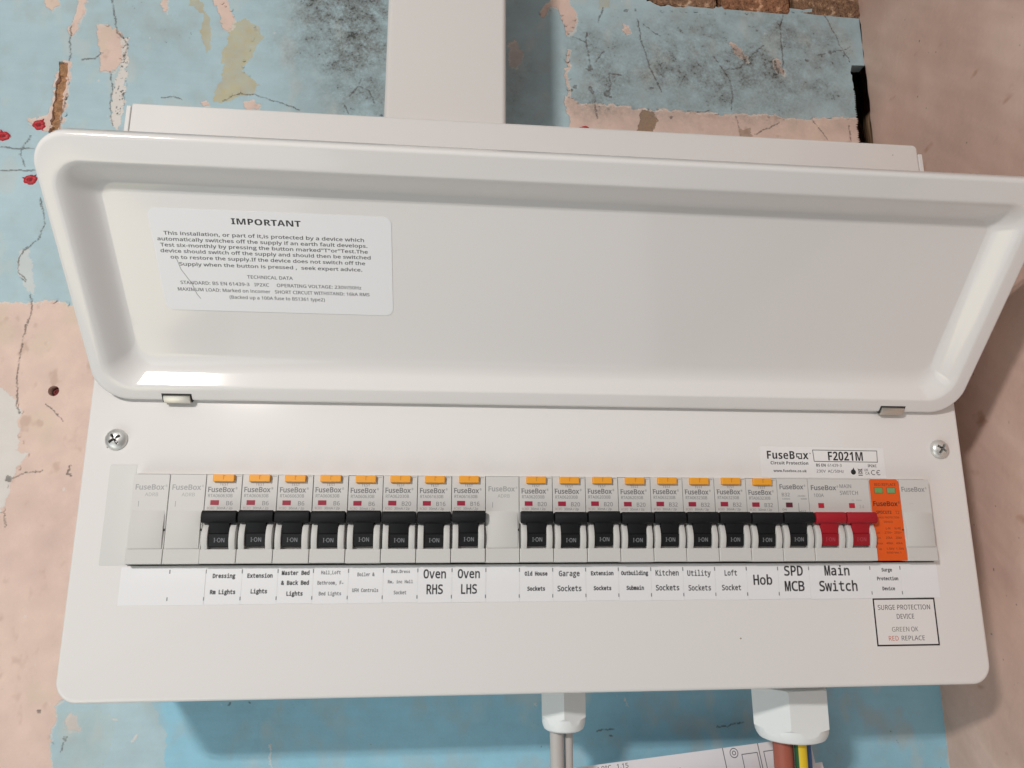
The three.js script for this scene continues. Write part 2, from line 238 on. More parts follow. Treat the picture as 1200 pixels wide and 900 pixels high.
  for (let j = 0; j < TH; j++) for (let i = 0; i < TW; i++) {
    const X = TX0 + i / S, Y = TY0 + j / S;
    const wn = fbm(X / 6, Y / 6, 3), wm = fbm(X / 6 + 31, Y / 6 + 11, 3), fine = fbm(X / 1.1, Y / 1.1, 2, 2.2), med = fbm(X / 14, Y / 14, 3, 5), big = fbm(X / 70, Y / 70, 3, 9);
    const ii = Math.min(TW - 1, Math.max(0, Math.round(i + 9 * wn + 3 * fine))), jj = Math.min(TH - 1, Math.max(0, Math.round(j + 9 * wm + 2 * fine))), k = (jj * TW + ii) * 4;
    const i2 = Math.min(TW - 1, Math.max(0, Math.round(i + 4 * wn + 2 * fine))), j2 = Math.min(TH - 1, Math.max(0, Math.round(j + 4 * wm))), k2 = (j2 * TW + i2) * 4, k0 = (j * TW + i) * 4;
    const pink = m1[k] / 255, white = m1[k + 1] / 255, ochre = m1[k + 2] / 255, grime = grimeAt(X, Y), brown = m2[k + 1] / 255, crk = m2[k2 + 2] / 255, boxShade = m3[k] / 255, pale = m3[k0 + 1] / 255, trunkShade = m3[k + 2] / 255;
    // blue paint
    const c = [0.44, 0.585, 0.635];
    mix(c, [0.29, 0.58, 0.73], 0.9 * boxShade); mix(c, [0.24, 0.36, 0.42], 0.6 * trunkShade);  // shadow tones of box and trunking mixed into the blue
    const brush = fbm(X / 26, Y / 3, 2, 14);
    let t = 1 + 0.12 * med + 0.17 * big + 0.05 * fine + 0.05 * brush; c[0] *= t; c[1] *= t; c[2] *= t;
    mix(c, [0.42, 0.475, 0.475], 0.5 * sm(-0.05, 0.4, 0.7 * fbm(X / 13, Y / 17, 4, 82) + 0.5 * fbm(X / 48, Y / 40, 3, 85))); mix(c, [0.55, 0.6, 0.58], 0.45 * sm(0.1, 0.35, fbm(X / 20 + 9, Y / 32, 3, 21)));
    let h = 0.62 + 0.05 * med + 0.02 * fine;
    if (ochre > 0.02) { mix(c, [0.52 + 0.1 * med, 0.46 + 0.1 * med, 0.29], ochre * (0.75 + 0.5 * wn)); h -= 0.05 * ochre; }
    if (pink > 0.02) { const p = 1 + 0.16 * med + 0.14 * big + 0.06 * fine; const pc = [0.745 * p, 0.565 * p + 0.02 * big, 0.485 * p]; mix(pc, [0.66, 0.56, 0.42], 0.4 * sm(0.1, 0.4, fbm(X / 30, Y / 30, 3, 33))); mix(pc, [0.5, 0.33, 0.26], 0.5 * sm(0.16, 0.42, fbm(X / 9, Y / 12, 3, 41))); mix(c, pc, pink); h -= 0.16 * pink; h += 0.05 * med * pink; }
    if (white > 0.02) { mix(c, [0.72 + 0.06 * med, 0.68 + 0.06 * med, 0.64 + 0.06 * med], white); h += 0.1 * white; const sp = sm(0.18, 0.26, fbm(X / 1.6, Y / 2.4, 2, 44)); if (X < -80 && Y > 250) mix(c, [0.1, 0.1, 0.1], sp * 0.9 * white); }
    if (brown > 0.02) { mix(c, [0.27 + 0.2 * fine, 0.17 + 0.12 * fine, 0.09], brown * 0.85); h -= 0.2 * brown; }
    // grime: a mottled film broken into grains, and pepper specks that grow with the density
    const s1 = fbm(X / 2.2, Y / 2.2, 3, 51), s2 = fbm(X / 9, Y / 9, 4, 57), s3 = fbm(X / 0.8, Y / 0.8, 3, 63);
    const g = Math.min(1, grime * (0.8 + 1.1 * Math.max(-0.5, fbm(X / 34, Y / 30, 4, 91))));
    if (g > 0.01) { mix(c, [0.165, 0.175, 0.165], Math.max(0, Math.min(0.85, g * (0.85 + 1.2 * s2 + 0.7 * s1 + 0.8 * s3)))); mix(c, [0.03, 0.035, 0.033], 0.8 * sm(0.5 - 0.42 * g, 0.72 - 0.42 * g, 0.6 * s1 + 0.7 * s2 + 0.55 * s3)); }
    mix(c, [0.12, 0.12, 0.12], 0.75 * sm(0.52, 0.6, 0.55 * s1 + 0.35 * s2 + 0.5 * s3));
    if (crk > 0.05) { const ck = Math.min(1, crk * sm(-0.65, 0.2, s1 + 0.5 * s2)); mix(c, [0.09, 0.075, 0.066], 0.7 * ck); h -= 0.16 * ck; }
    // chalky broken rim where a coat ends
    { const kb = (Math.min(TH - 1, jj + 3) * TW + Math.max(0, ii - 2)) * 4, ed = Math.abs(m1[k] - m1[kb]) / 255 * (0.5 + 0.9 * s1 + 0.6 * med); if (ed > 0.02) mix(c, [0.74, 0.68, 0.62], Math.min(0.8, ed)); }
    // pale scuffs
    mix(c, [0.74, 0.7, 0.66], 0.6 * sm(0.46, 0.5, fbm(X / 4 + 90, Y / 6, 2, 71)) * (1 - g));
    col[k0] = enc(c[0]); col[k0 + 1] = enc(c[1]); col[k0 + 2] = enc(c[2]); col[k0 + 3] = 255;
    h = 255 * Math.min(1, Math.max(0, h)); hgt[k0] = hgt[k0 + 1] = hgt[k0 + 2] = h; hgt[k0 + 3] = 255;
  }
  const mk = (dta) => { const t = new THREE.DataTexture(dta, TW, TH); t.magFilter = THREE.LinearFilter; t.minFilter = THREE.LinearMipmapLinearFilter; t.generateMipmaps = true; t.wrapS = t.wrapT = THREE.MirroredRepeatWrapping; t.needsUpdate = true; return t; };
  const map = mk(col); map.colorSpace = THREE.SRGBColorSpace;
  return [map, mk(hgt)];
}
const [wallMap, wallBump] = wallTextures();
const wallMat = std({ map: wallMap, bumpMap: wallBump, bumpScale: 0.0026, roughness: 0.82 });
function rough(pts, step, amp, s) {                                  // a polygon with a broken, wandering edge
  const out = [];
  pts.forEach((p, n) => { const q = pts[(n + 1) % pts.length], d = Math.hypot(q[0] - p[0], q[1] - p[1]), k = Math.max(1, Math.round(d / step)); for (let i = 0; i < k; i++) { const x = p[0] + (q[0] - p[0]) * i / k, y = p[1] + (q[1] - p[1]) * i / k; out.push(new THREE.Vector2(x + amp * fbm(x / 5 + s, y / 5, 3), y + amp * fbm(x / 5, y / 5 + s, 3))); } });
  return out;
}
{
  const notch = rough(cornerGap.filter(([x]) => x < WX1 - 1), 2, 2, 3).filter((v) => v.x < WX1 - 0.4).sort((p, q) => p.y - q.y).filter((v, i, a) => !i || v.y > a[i - 1].y + 0.3);
  const s = new THREE.Shape([new THREE.Vector2(WX0, WY0), new THREE.Vector2(WX1, WY0), new THREE.Vector2(WX1, notch[0].y - 0.5), ...notch, new THREE.Vector2(WX1, notch.at(-1).y + 0.5), new THREE.Vector2(WX1, WY1), new THREE.Vector2(WX0, WY1)]);
  s.holes.push(new THREE.Path(rough(chase, 2, 3, 1)), new THREE.Path(rough(brickGap.map(([x, y]) => [Math.min(x, WX1 - 6), Math.min(y, 506)]), 3, 4, 2)), new THREE.Path().absarc(plugHole[0], plugHole[1], 3.6, 0, Math.PI * 2));
  const g = new THREE.ExtrudeGeometry(s, { depth: 9, bevelEnabled: false });
  uvFrom(g, TX0, TX1, TY0, TY1); g.translate(0, 0, WZ - 9);
  wallMesh = struct(obj('wall', g, wallMat));
}
// loose curls of paint along the broken edges of the coats
{
  const list = [];
  const runs = [[[-112.9, 399.8], [-105.1, 401.9], [-96.9, 395.1], [-90.8, 385.1], [-90.6, 371.9], [-98.0, 360.4], [-105.4, 360.6]], [[-135.1, 177.2], [-118.6, 179.6], [-101.2, 175.1]], [[226.6, 438.9], [242.9, 443.4], [250.2, 419.0], [257.7, 438.1]], [[249.3, 405.5], [249.6, 383.5], [248.5, 361.9], [257.3, 356.3]], [[257.3, 356.3], [272.6, 358.1], [300.4, 356.0], [342.7, 354.8], [400.1, 355.2], [429.1, 353.9], [488.5, 358.3]], [[-95.3, 392.2], [-87.7, 350.2], [-89.3, 314.6]], [[-131.2, 108.0], [-126.8, 99.9], [-126.8, 83.7], [-118.9, 73.0], [-127.3, 56.6], [-130.5, 34.4]], [[-16.0, 408.8], [4.7, 407.4], [-4.0, 369.1], [8.4, 356.6], [-20.7, 341.6]], [[-31.8, 429.1], [-22.6, 426.0], [-12.5, 413.7]], [[-84.4, -88.2], [-81.3, -119.8]], [[318.5, 447.8], [392.4, 451.2], [492.1, 461.7]], [[-128.0, 366.3], [-128.1, 319.2], [-135.5, 311.8], [-151.7, 317.8]]];
  for (const run of runs) for (let i = 0; i + 1 < run.length; i++) {
    const [p, q] = [run[i], run[i + 1]], n = Math.max(1, Math.round(Math.hypot(q[0] - p[0], q[1] - p[1]) / 6));
    for (let k = 0; k < n; k++) {
      if (rnd() < 0.35) continue;
      const t = (k + rnd()) / n, r = 0.7 + 1.9 * rnd() * rnd() + 0.4 * rnd(), sh = new THREE.Shape(), m = 6 + Math.floor(rnd() * 3);
      for (let a = 0; a < m; a++) { const f = a / m * Math.PI * 2, d = r * (0.55 + 0.6 * rnd()); a ? sh.lineTo(d * Math.cos(f) * 1.3, d * Math.sin(f)) : sh.moveTo(d * 1.3, 0); }
      const g = new THREE.ExtrudeGeometry(sh, { depth: 0.22, bevelEnabled: false });
      g.rotateX((rnd() - 0.5) * 0.7); g.rotateY((rnd() - 0.5) * 0.7); g.rotateZ(rnd() * 6.3);
      g.translate(p[0] + (q[0] - p[0]) * t + (rnd() - 0.5) * 2.4, p[1] + (q[1] - p[1]) * t + (rnd() - 0.5) * 2.4, WZ + 0.15 + 0.3 * rnd());
      list.push(uvFrom(g, TX0, TX1, TY0, TY1));
    }
  }
  const f = obj('paint_flakes', list, wallMat, wallMesh); f.userData.kind = 'stuff';
}
// masonry behind the plaster, seen in the chase and the gaps
const mortarMap = dataTex(512, 512, (i, j) => { const a = fbm(i / 22, j / 22, 4, 3), b = fbm(i / 4, j / 4, 2, 8), v = 0.6 + 0.22 * a + 0.14 * b; return [v * 1.12, v * 0.9, v * 0.7]; }, true, true);
const mortarBump = dataTex(512, 512, (i, j) => { const v = 0.5 + 0.6 * fbm(i / 18, j / 18, 5, 3); return [v, v, v]; }, false, true);
const masonry = std({ map: mortarMap, bumpMap: mortarBump, bumpScale: 0.003, roughness: 0.95 });
const metricUv = (g, s) => { const p = g.attributes.position, u = g.attributes.uv; for (let i = 0; i < p.count; i++) u.setXY(i, (p.getX(i) + p.getZ(i)) / s, (p.getY(i) + 0.6 * p.getZ(i)) / s); return g; };
{
  const core = obj('masonry_core', metricUv(box(WX0, WX1 + 60, WY0, WY1, WZ - 130, WZ - 90), 60), masonry);
  struct(core);
  // rubbly fill of the vertical chase
  const g = new THREE.PlaneGeometry(24, 80, 40, 120), p = g.attributes.position, c0 = [[-133.4, 337.2]][0];
  for (let i = 0; i < p.count; i++) p.setZ(i, 4.5 * fbm(p.getX(i) / 9, p.getY(i) / 7, 4, 4));
  g.translate(c0[0], c0[1], WZ - 2.2); g.computeVertexNormals(); metricUv(g, 60);
  struct(obj('chase_rubble', g, std({ map: mortarMap, bumpMap: mortarBump, bumpScale: 0.002, roughness: 0.95, color: rgb(1.0, 0.88, 0.78) })));
}
// the course of bare bricks at the top, each its own brick
{
  const brickMap = dataTex(512, 512, (i, j) => { const a = fbm(i / 40, j / 40, 4, 13), b = fbm(i / 5, j / 5, 3, 18), v = 1 + 0.5 * a + 0.35 * b, w = Math.max(0, a * 2.2 - 0.25); return [0.58 * v + 0.2 * w, 0.44 * v + 0.26 * w, 0.35 * v + 0.28 * w]; }, true, true);
  const bm = [rgb(1.2, 1.25, 1.2), rgb(1.3, 1.15, 1.0), rgb(1.0, 1.05, 1.0)].map((color) => std({ map: brickMap, bumpMap: mortarBump, bumpScale: 0.004, roughness: 0.95, color }));
  const y0 = [[399.9, 451.8]][0][1];
  const course = struct(obj('brick_course', metricUv(box(340, 503, y0 - 8, y0 + 50, WZ - 23.5, WZ - 14), 60), masonry));
  let x = 320;
  [60, 64, 66].forEach((w, n) => {
    const g = new RoundedBoxGeometry(w - 4, 58, 26, 6, 4), gi = mergeVertices(g), p = gi.attributes.position;
    for (let i = 0; i < p.count; i++) { const a = p.getX(i) + n * 77, b = p.getY(i), c = p.getZ(i); p.setXYZ(i, p.getX(i) + 2 * fbm(b / 12, c / 12, 3, n), b + 3 * fbm(a / 9, c / 9, 3, n + 5), c + 4 * fbm(a / 10, b / 10, 3, n + 9)); }
    gi.computeVertexNormals(); metricUv(gi, 60);
    gi.translate(x + w / 2, y0 + 31, WZ - 12 + (n === 1 ? 1.5 : 0));
    obj('brick', gi, bm[n], course);
    x += w;
  });
}
// the plastered side wall on the right
{
  const z0 = -124, z1 = 190, y0 = WY0, y1 = WY1, w = 1024, h = 1024 * 2;
  const map = dataTex(640, 1536, (i, j) => {
    const Z = z0 + (z1 - z0) * i / 639, Y = y0 + (y1 - y0) * j / 1535;
    const big = fbm(Z / 60 + 0.5 * Y / 60, Y / 90 - 0.3 * Z / 60, 4, 3), med = fbm(Z / 16, Y / 26, 3, 7), fine = fbm(Z / 2, Y / 2, 2, 9), sw = fbm((Z + Y) / 14, (Y - Z) / 90, 3, 15);
    let v = 1 + 0.2 * big + 0.1 * med + 0.05 * fine + 0.1 * sw; let c = [0.68 * v, 0.475 * v, 0.395 * v];
    const t = Math.max(0, Math.min(1, (big + 0.3 * sw) * 2.2)); c = [c[0] + t * 0.03, c[1] + t * 0.05, c[2] + t * 0.05];
    const st = Math.max(0, Math.min(1, 6 * (fbm(Z / 22 + 40, Y / 13, 4, 27) - 0.3))); c = [c[0] + (0.42 - c[0]) * st * 0.6, c[1] + (0.21 - c[1]) * st * 0.6, c[2] + (0.12 - c[2]) * st * 0.6];
    const f = Math.max(0, Math.min(1, 20 * (fbm(Z / 3 + 7, Y / 3, 2, 31) - 0.44))); c = c.map((q) => q * (1 - 0.6 * f));
    const e = (q) => (q <= 0.0031308 ? 12.92 * q : 1.055 * Math.pow(Math.max(q, 0), 1 / 2.4) - 0.055);
    return c.map(e);
  }, true);
  const bump = dataTex(600, 1536, (i, j) => { const Z = i * 0.52, Y = j * 0.79; const v = 0.5 + 0.3 * fbm(Z / 22, Y / 40, 4, 3) + 0.12 * fbm(Z / 4, Y / 4, 2, 6) + 0.2 * fbm((Z + Y) / 16, (Y - Z) / 100, 3, 15); return [v, v, v]; });
  // a sheet with a ragged inner edge at the corner, set on a solid wall
  const edge = []; for (let y = y0; y <= y1; y += 3) edge.push(new THREE.Vector2(z0 + 8.2 + 1.2 * fbm(y / 4, 3, 3) + (y > 365 ? 1.5 + 2.6 * fbm(y / 9, 8, 3) : 0), y));
  const s = new THREE.Shape([new THREE.Vector2(z1, y0), new THREE.Vector2(z1, y1), ...edge.reverse()]);
  const g = new THREE.ExtrudeGeometry(s, { depth: 4, bevelEnabled: false });
  uvFrom(g, z0, z1, y0, y1);
  g.rotateY(-Math.PI / 2);                                           // (z, y, depth) -> x = -depth
  g.translate(WX1 + 4, 0, 0);
  struct(obj('side_wall', g, std({ map, bumpMap: bump, bumpScale: 0.0012, roughness: 0.8 })));
  struct(obj('side_wall_core', [box(WX1 + 4.2, WX1 + 60, y0, y1, -112, z1), box(WX1 + 45, WX1 + 60, y0, y1, -204, -112.1)], masonry));
}

// ---------------------------------------------------------------- wall plugs
function wallPlug([x, y], label, n, inHole) {
  const t = thing('wall_plug', label, 'wall plug', [x, y, WZ], 'red wall plugs in the plaster'); t.scale.set(0.86, 0.86, 1);
  const rim = new THREE.LatheGeometry([[0.01, 0.25], [1.2, 0.3], [1.5, 0.5], [2.0, 1.5], [3.0, 1.9], [4.2, 1.3], [4.8, 0.5], [4.7, -0.4], [2.6, -4]].map((p) => new THREE.Vector2(...p)), 28);
  const q = rim.attributes.position; for (let i = 0; i < q.count; i++) { const a = Math.atan2(q.getZ(i), q.getX(i)), k = 1 + 0.27 * perlin.noise(Math.cos(a) * 1.9 + n * 3, Math.sin(a) * 1.9, n); q.setX(i, q.getX(i) * k * 1.08); q.setZ(i, q.getZ(i) * k * 0.92); q.setY(i, q.getY(i) * (0.8 + 0.4 * perlin.noise(a * 2, n, 2))); }
  rim.rotateX(Math.PI / 2); rim.computeVertexNormals();
  if (inHole) rim.scale(0.75, 0.75, 1).translate(0, 0, -6);
  obj('rim', rim, inHole ? M.plugShaded : M.plug, t);
  if (!inHole) for (let k = 0; k < 2; k++) { const f = new THREE.ConeGeometry(1.7, 4.6, 7).scale(1, 1, 0.5).translate(0, 4.4 + 0.6 * k, 0).rotateZ([2.9, 4.9][k] + n * 0.9).translate(0, 0, 0.4); obj('torn_fin', f, M.plug, t); }
  obj('bore', new THREE.CylinderGeometry(1.25, 1.0, 0.5, 16).rotateX(Math.PI / 2).translate(0.2, 0.1, inHole ? -5.6 : 0.32), M.plugBore, t);
}
wallPlug([[-144.0, 313.4]][0], 'red wall plug beside the broken plaster chase, nearest the lid corner', 1);
wallPlug([[-167.2, 303.0]][0], 'red wall plug at the far left edge of the picture in blue paint', 2);
wallPlug([[-144.1, 269.7]][0], 'red wall plug with torn fins beside the left edge of the lid', 3);
wallPlug(plugHole, 'dark red wall plug sunk in a hole in the pink plaster', 4, true);
wallPlug([[262.3, 333.2]][0], 'red wall plug half hidden behind the top of the box, right of the trunking', 5);

// ---------------------------------------------------------------- trunking
{
  const t = thing('cable_trunking', 'white plastic cable trunking rising from the top of the fuse box', 'trunking', [152, 263.2, WZ]);
  obj('trunking_base', box(-38.2, 38.2, 0.3, 520, 0.2, 70), M.pvc, t);
  const s = roundRect(-39, 39, -26, 0, [3.2, 3.2, 0, 0]);
  obj('trunking_lid', new THREE.ExtrudeGeometry(s, { depth: 520, bevelEnabled: false, curveSegments: 6 }).rotateX(-Math.PI / 2).translate(0, 0, 66), M.pvc, t);
}
// ---------------------------------------------------------------- the fuse box
const BX0 = -31, BX1 = 456.2, BY0 = -62, BY1 = 263.2, AX0 = -3.6, AX1 = 430.6, AY0 = 2.9, AY1 = 49.3;
const unit = thing('fuse_box', 'wide white metal fuse box with its lid open, full of breakers', 'fuse box', [0, 0, 0]);
{
  const s = roundRect(BX0, BX1, BY0, 196, [11, 11, 0, 0]);
  const g = toCreasedNormals(new THREE.ExtrudeGeometry(s, { depth: 21, bevelEnabled: true, bevelSize: 2, bevelThickness: 2, bevelOffset: -2, bevelSegments: 5, curveSegments: 14 }).translate(0, 0, -23), 0.5);
  const hole = new THREE.ExtrudeGeometry(roundRect(AX0, AX1, AY0, AY1, 0.8), { depth: 60, bevelEnabled: false, curveSegments: 4 }).translate(0, 0, -40);
  const ev = new Evaluator(); ev.attributes = ['position', 'normal', 'uv']; ev.useGroups = false;
  const A = new Brush(plain(g)), B = new Brush(plain(hole)); A.updateMatrixWorld(); B.updateMatrixWorld();
  obj('front_cover', ev.evaluate(A, B, SUBTRACTION).geometry, M.enamel, unit);
  obj('upper_panel', toCreasedNormals(new THREE.ExtrudeGeometry(roundRect(BX0 + 2.4, BX1 - 2.6, 180, BY1, [0, 0, 3, 1]), { depth: 21.4, bevelEnabled: true, bevelSize: 1.2, bevelThickness: 1.2, bevelOffset: -1.2, bevelSegments: 4, curveSegments: 8 }).translate(0, 0, -22.5), 0.5), M.enamel, unit);
  obj('back_box', new THREE.ExtrudeGeometry(roundRect(BX0 + 0.4, BX1 - 0.4, BY0 + 0.4, BY1 - 0.4, [11, 11, 4, 4]), { depth: 91, bevelEnabled: false, curveSegments: 12 }).translate(0, 0, -114.8), M.enamel, unit);
  obj('side_flange', box(BX0 - 0.8, BX0 + 1.7, 160, 262, -40, -0.8, 0.6), M.enamel, unit);
  obj('side_flange', box(BX1 - 1.9, BX1 + 1.0, 160, 257.5, -40, -0.6, 0.6), M.enamel, unit);
}
// the lid: a shallow pressed tray hinged at its lower edge
const HY = 87.2, HZ = 3, LA = 0.774;
const lidG = new THREE.Group(); {
  const N = 16, U0 = -26, U1 = 453, V1 = 137.2, R = [], ring = (u0, u1, v0, v1, r) => { const o = []; for (const [cx, cy, a] of [[u1 - r, v0 + r, -90], [u1 - r, v1 - r, 0], [u0 + r, v1 - r, 90], [u0 + r, v0 + r, 180]]) for (let i = 0; i <= N; i++) { const t = (a + 90 * i / N) * Math.PI / 180; o.push([cx + r * Math.cos(t), cy + r * Math.sin(t)]); } return o; };
  const add = (u0, u1, v0, v1, r, w) => R.push([ring(u0, u1, v0, v1, r), w]);
  add(U0 + 1.5, U1 - 1.5, 1.5, V1 - 1.5, 16, -5.5);
  add(U0, U1, 0, V1, 17, -5.5); add(U0, U1, 0, V1, 17, -2.2);
  for (const t of [15, 35, 55, 75, 90]) { const a = t * Math.PI / 180, q = 2.2 * (1 - Math.cos(a)); add(U0 + q, U1 - q, q, V1 - q, 17 - q, -2.2 + 2.2 * Math.sin(a)); }
  add(U0 + 5.6, U1 - 6.4, 6.4, V1 - 11.2, 14, 0);
  // the sides fall in a soft S; the hinge side is a straight 46 degree run that curls into the floor
  const bot = (() => { const o = [[8, 0]]; let v = 8, w = 0; const v1 = 32.5, n = 200; for (let i = 0; i < n; i++) { const x = (i + 0.5) / n, dv = (v1 - 8) / n, q = x < 0.07 ? x / 0.07 : x < 0.26 ? 1 : Math.pow(1 - (x - 0.26) / 0.74, 3.4); v += dv; w += Math.tan(0.812 * q) * dv; o.push([v, w]); } return o; })();
  const D = bot[bot.length - 1][1], vAt = (w) => { let i = bot.findIndex((q) => q[1] >= w - 1e-6); i = Math.max(1, i); const [a0, a1] = [bot[i - 1], bot[i]]; return a0[0] + (a1[0] - a0[0]) * Math.min(1, Math.max(0, (w - a0[1]) / Math.max(1e-6, a1[1] - a0[1]))); };
  const K = 30;
  for (let i = 1; i <= K; i++) { const t = i / K, q = t * t * (3 - 2 * t), s = 0.3 * t + 0.7 * q; add(-19.4 + 15.6 * t, 445.4 - 14 * t, vAt(D * s), 125.4 - 12.4 * t, 13.5 - 6 * t, -D * s); }
  add(0, 428, 36, 109, 6, -D);
  const pos = [], idx = [], n = R[0][0].length;
  R.forEach(([p, w]) => p.forEach(([u, v]) => pos.push(u, v, w)));
  for (let k = 0; k + 1 < R.length; k++) for (let i = 0; i < n; i++) { const i2 = (i + 1) % n, p = k * n; idx.push(p + i, p + i2, p + n + i2, p + i, p + n + i2, p + n + i); }
  const cap = (k, w, flip) => { const c = pos.length / 3; const q = R[k][0]; pos.push((q[0][0] + q[2 * N + 4][0]) / 2, (q[0][1] + q[2 * N + 4][1]) / 2, w); for (let i = 0; i < n; i++) { const A = k * n + i, B = k * n + (i + 1) % n; flip ? idx.push(c, B, A) : idx.push(c, A, B); } };
  cap(R.length - 1, -D);
  const g = new THREE.BufferGeometry(); g.setAttribute('position', new THREE.Float32BufferAttribute(pos, 3)); g.setIndex(idx); g.computeVertexNormals();
  g.setAttribute('uv', new THREE.Float32BufferAttribute(new Float32Array(pos.length / 3 * 2), 2));
  // outer skin of the tray
  const back = mergeGeometries([plain(new THREE.ExtrudeGeometry(roundRect(U0 + 14, U1 - 14, 18, V1 - 14, 10), { depth: 1, bevelEnabled: false }).translate(0, 0, -D - 1.6)), plain(new THREE.ExtrudeGeometry(roundRect(U0 + 1.2, U1 - 1.2, 1.2, V1 - 1.2, 16), { depth: 0.6, bevelEnabled: false }).translate(0, 0, -D - 2.4))]);
  const lid = obj('lid', g, M.enamel, unit);
  lid.rotation.x = LA; lid.position.set(0, HY * MM, HZ * MM);      // local (u, v, w); w faces the camera
  const important = print(112.6, 52.6, 15, (x) => {
    fill(x, '#eeeef0', 0, 112.6, 0, 52.6);
    const K = '#2e2e30', L = '#47474a';
    text(x, 'IMPORTANT', 53.6, 46.0, 32.5, 2.9, 'sans-serif', '#242426', 'bold');
    [['This installation, or part of it,is protected by a device which', 52.5, 39.6, 94], ['automatically switches off the supply if an earth fault develops.', 51.5, 36.6, 99], ['Test six-monthly by pressing the button marked"T"or"Test.The', 52, 33.6, 98], ['device should switch off the supply and should then be switched', 52.4, 30.6, 100], ['on to restore the supply.If the device does not switch off the', 53, 27.5, 93], ['Supply when the button is pressed ,  seek expert advice.', 54, 24.0, 88]].forEach(([s, cx, y, w]) => text(x, s, cx, y, w, 1.75, 'sans-serif', K, '+2.5'));
    text(x, 'TECHNICAL DATA', 52.5, 18.3, 22, 1.75, 'sans-serif', L, '+2');
    text(x, 'STANDARD: BS EN 61439-3   IP2XC     OPERATING VOLTAGE: 230V/50Hz', 53, 14.2, 88, 1.7, 'sans-serif', L, '+2');
    text(x, 'MAXIMUM LOAD: Marked on incomer   SHORT CIRCUIT WITHSTAND: 16kA RMS', 54, 10.6, 94, 1.7, 'sans-serif', L, '+2');
    text(x, '(Backed up a 100A fuse to BS1361 type2)', 55, 7.0, 47, 1.7, 'sans-serif', L, '+2');
    lines(x, '#9a9a9a', 0.35, [[9, 29], [10.5, 22], [14.5, 14.5], [16, 9], [17.5, 6.5]]);
  });
  const st = obj('notice_sticker', sheet(0, 112.6, 0, 52.6, 0.15, 4), std({ map: important, roughness: 0.5 }), lid);
  st.position.set(14.6 * MM, 49.4 * MM, (-D + 0.05) * MM); st.userData.label = 'white rounded notice sticker headed IMPORTANT';
  for (const u of [14.5, 412.6]) {
    const slot = obj('clip_slot', box(u - 7.6, u + 7.6, -0.3, 4.9, -3, 0.12, 0.1), M.dark, lid);
    obj('hinge_clip', sweepX([[-2, -0.8], [0.6, -0.8], [1.5, 0], [1.6, 2.4], [1.0, 3.9], [-2, 3.9]].map(([z, y]) => [z, y]), u - 6.6, u + 6.8, 0.2), M.steel, lid);
  }
}
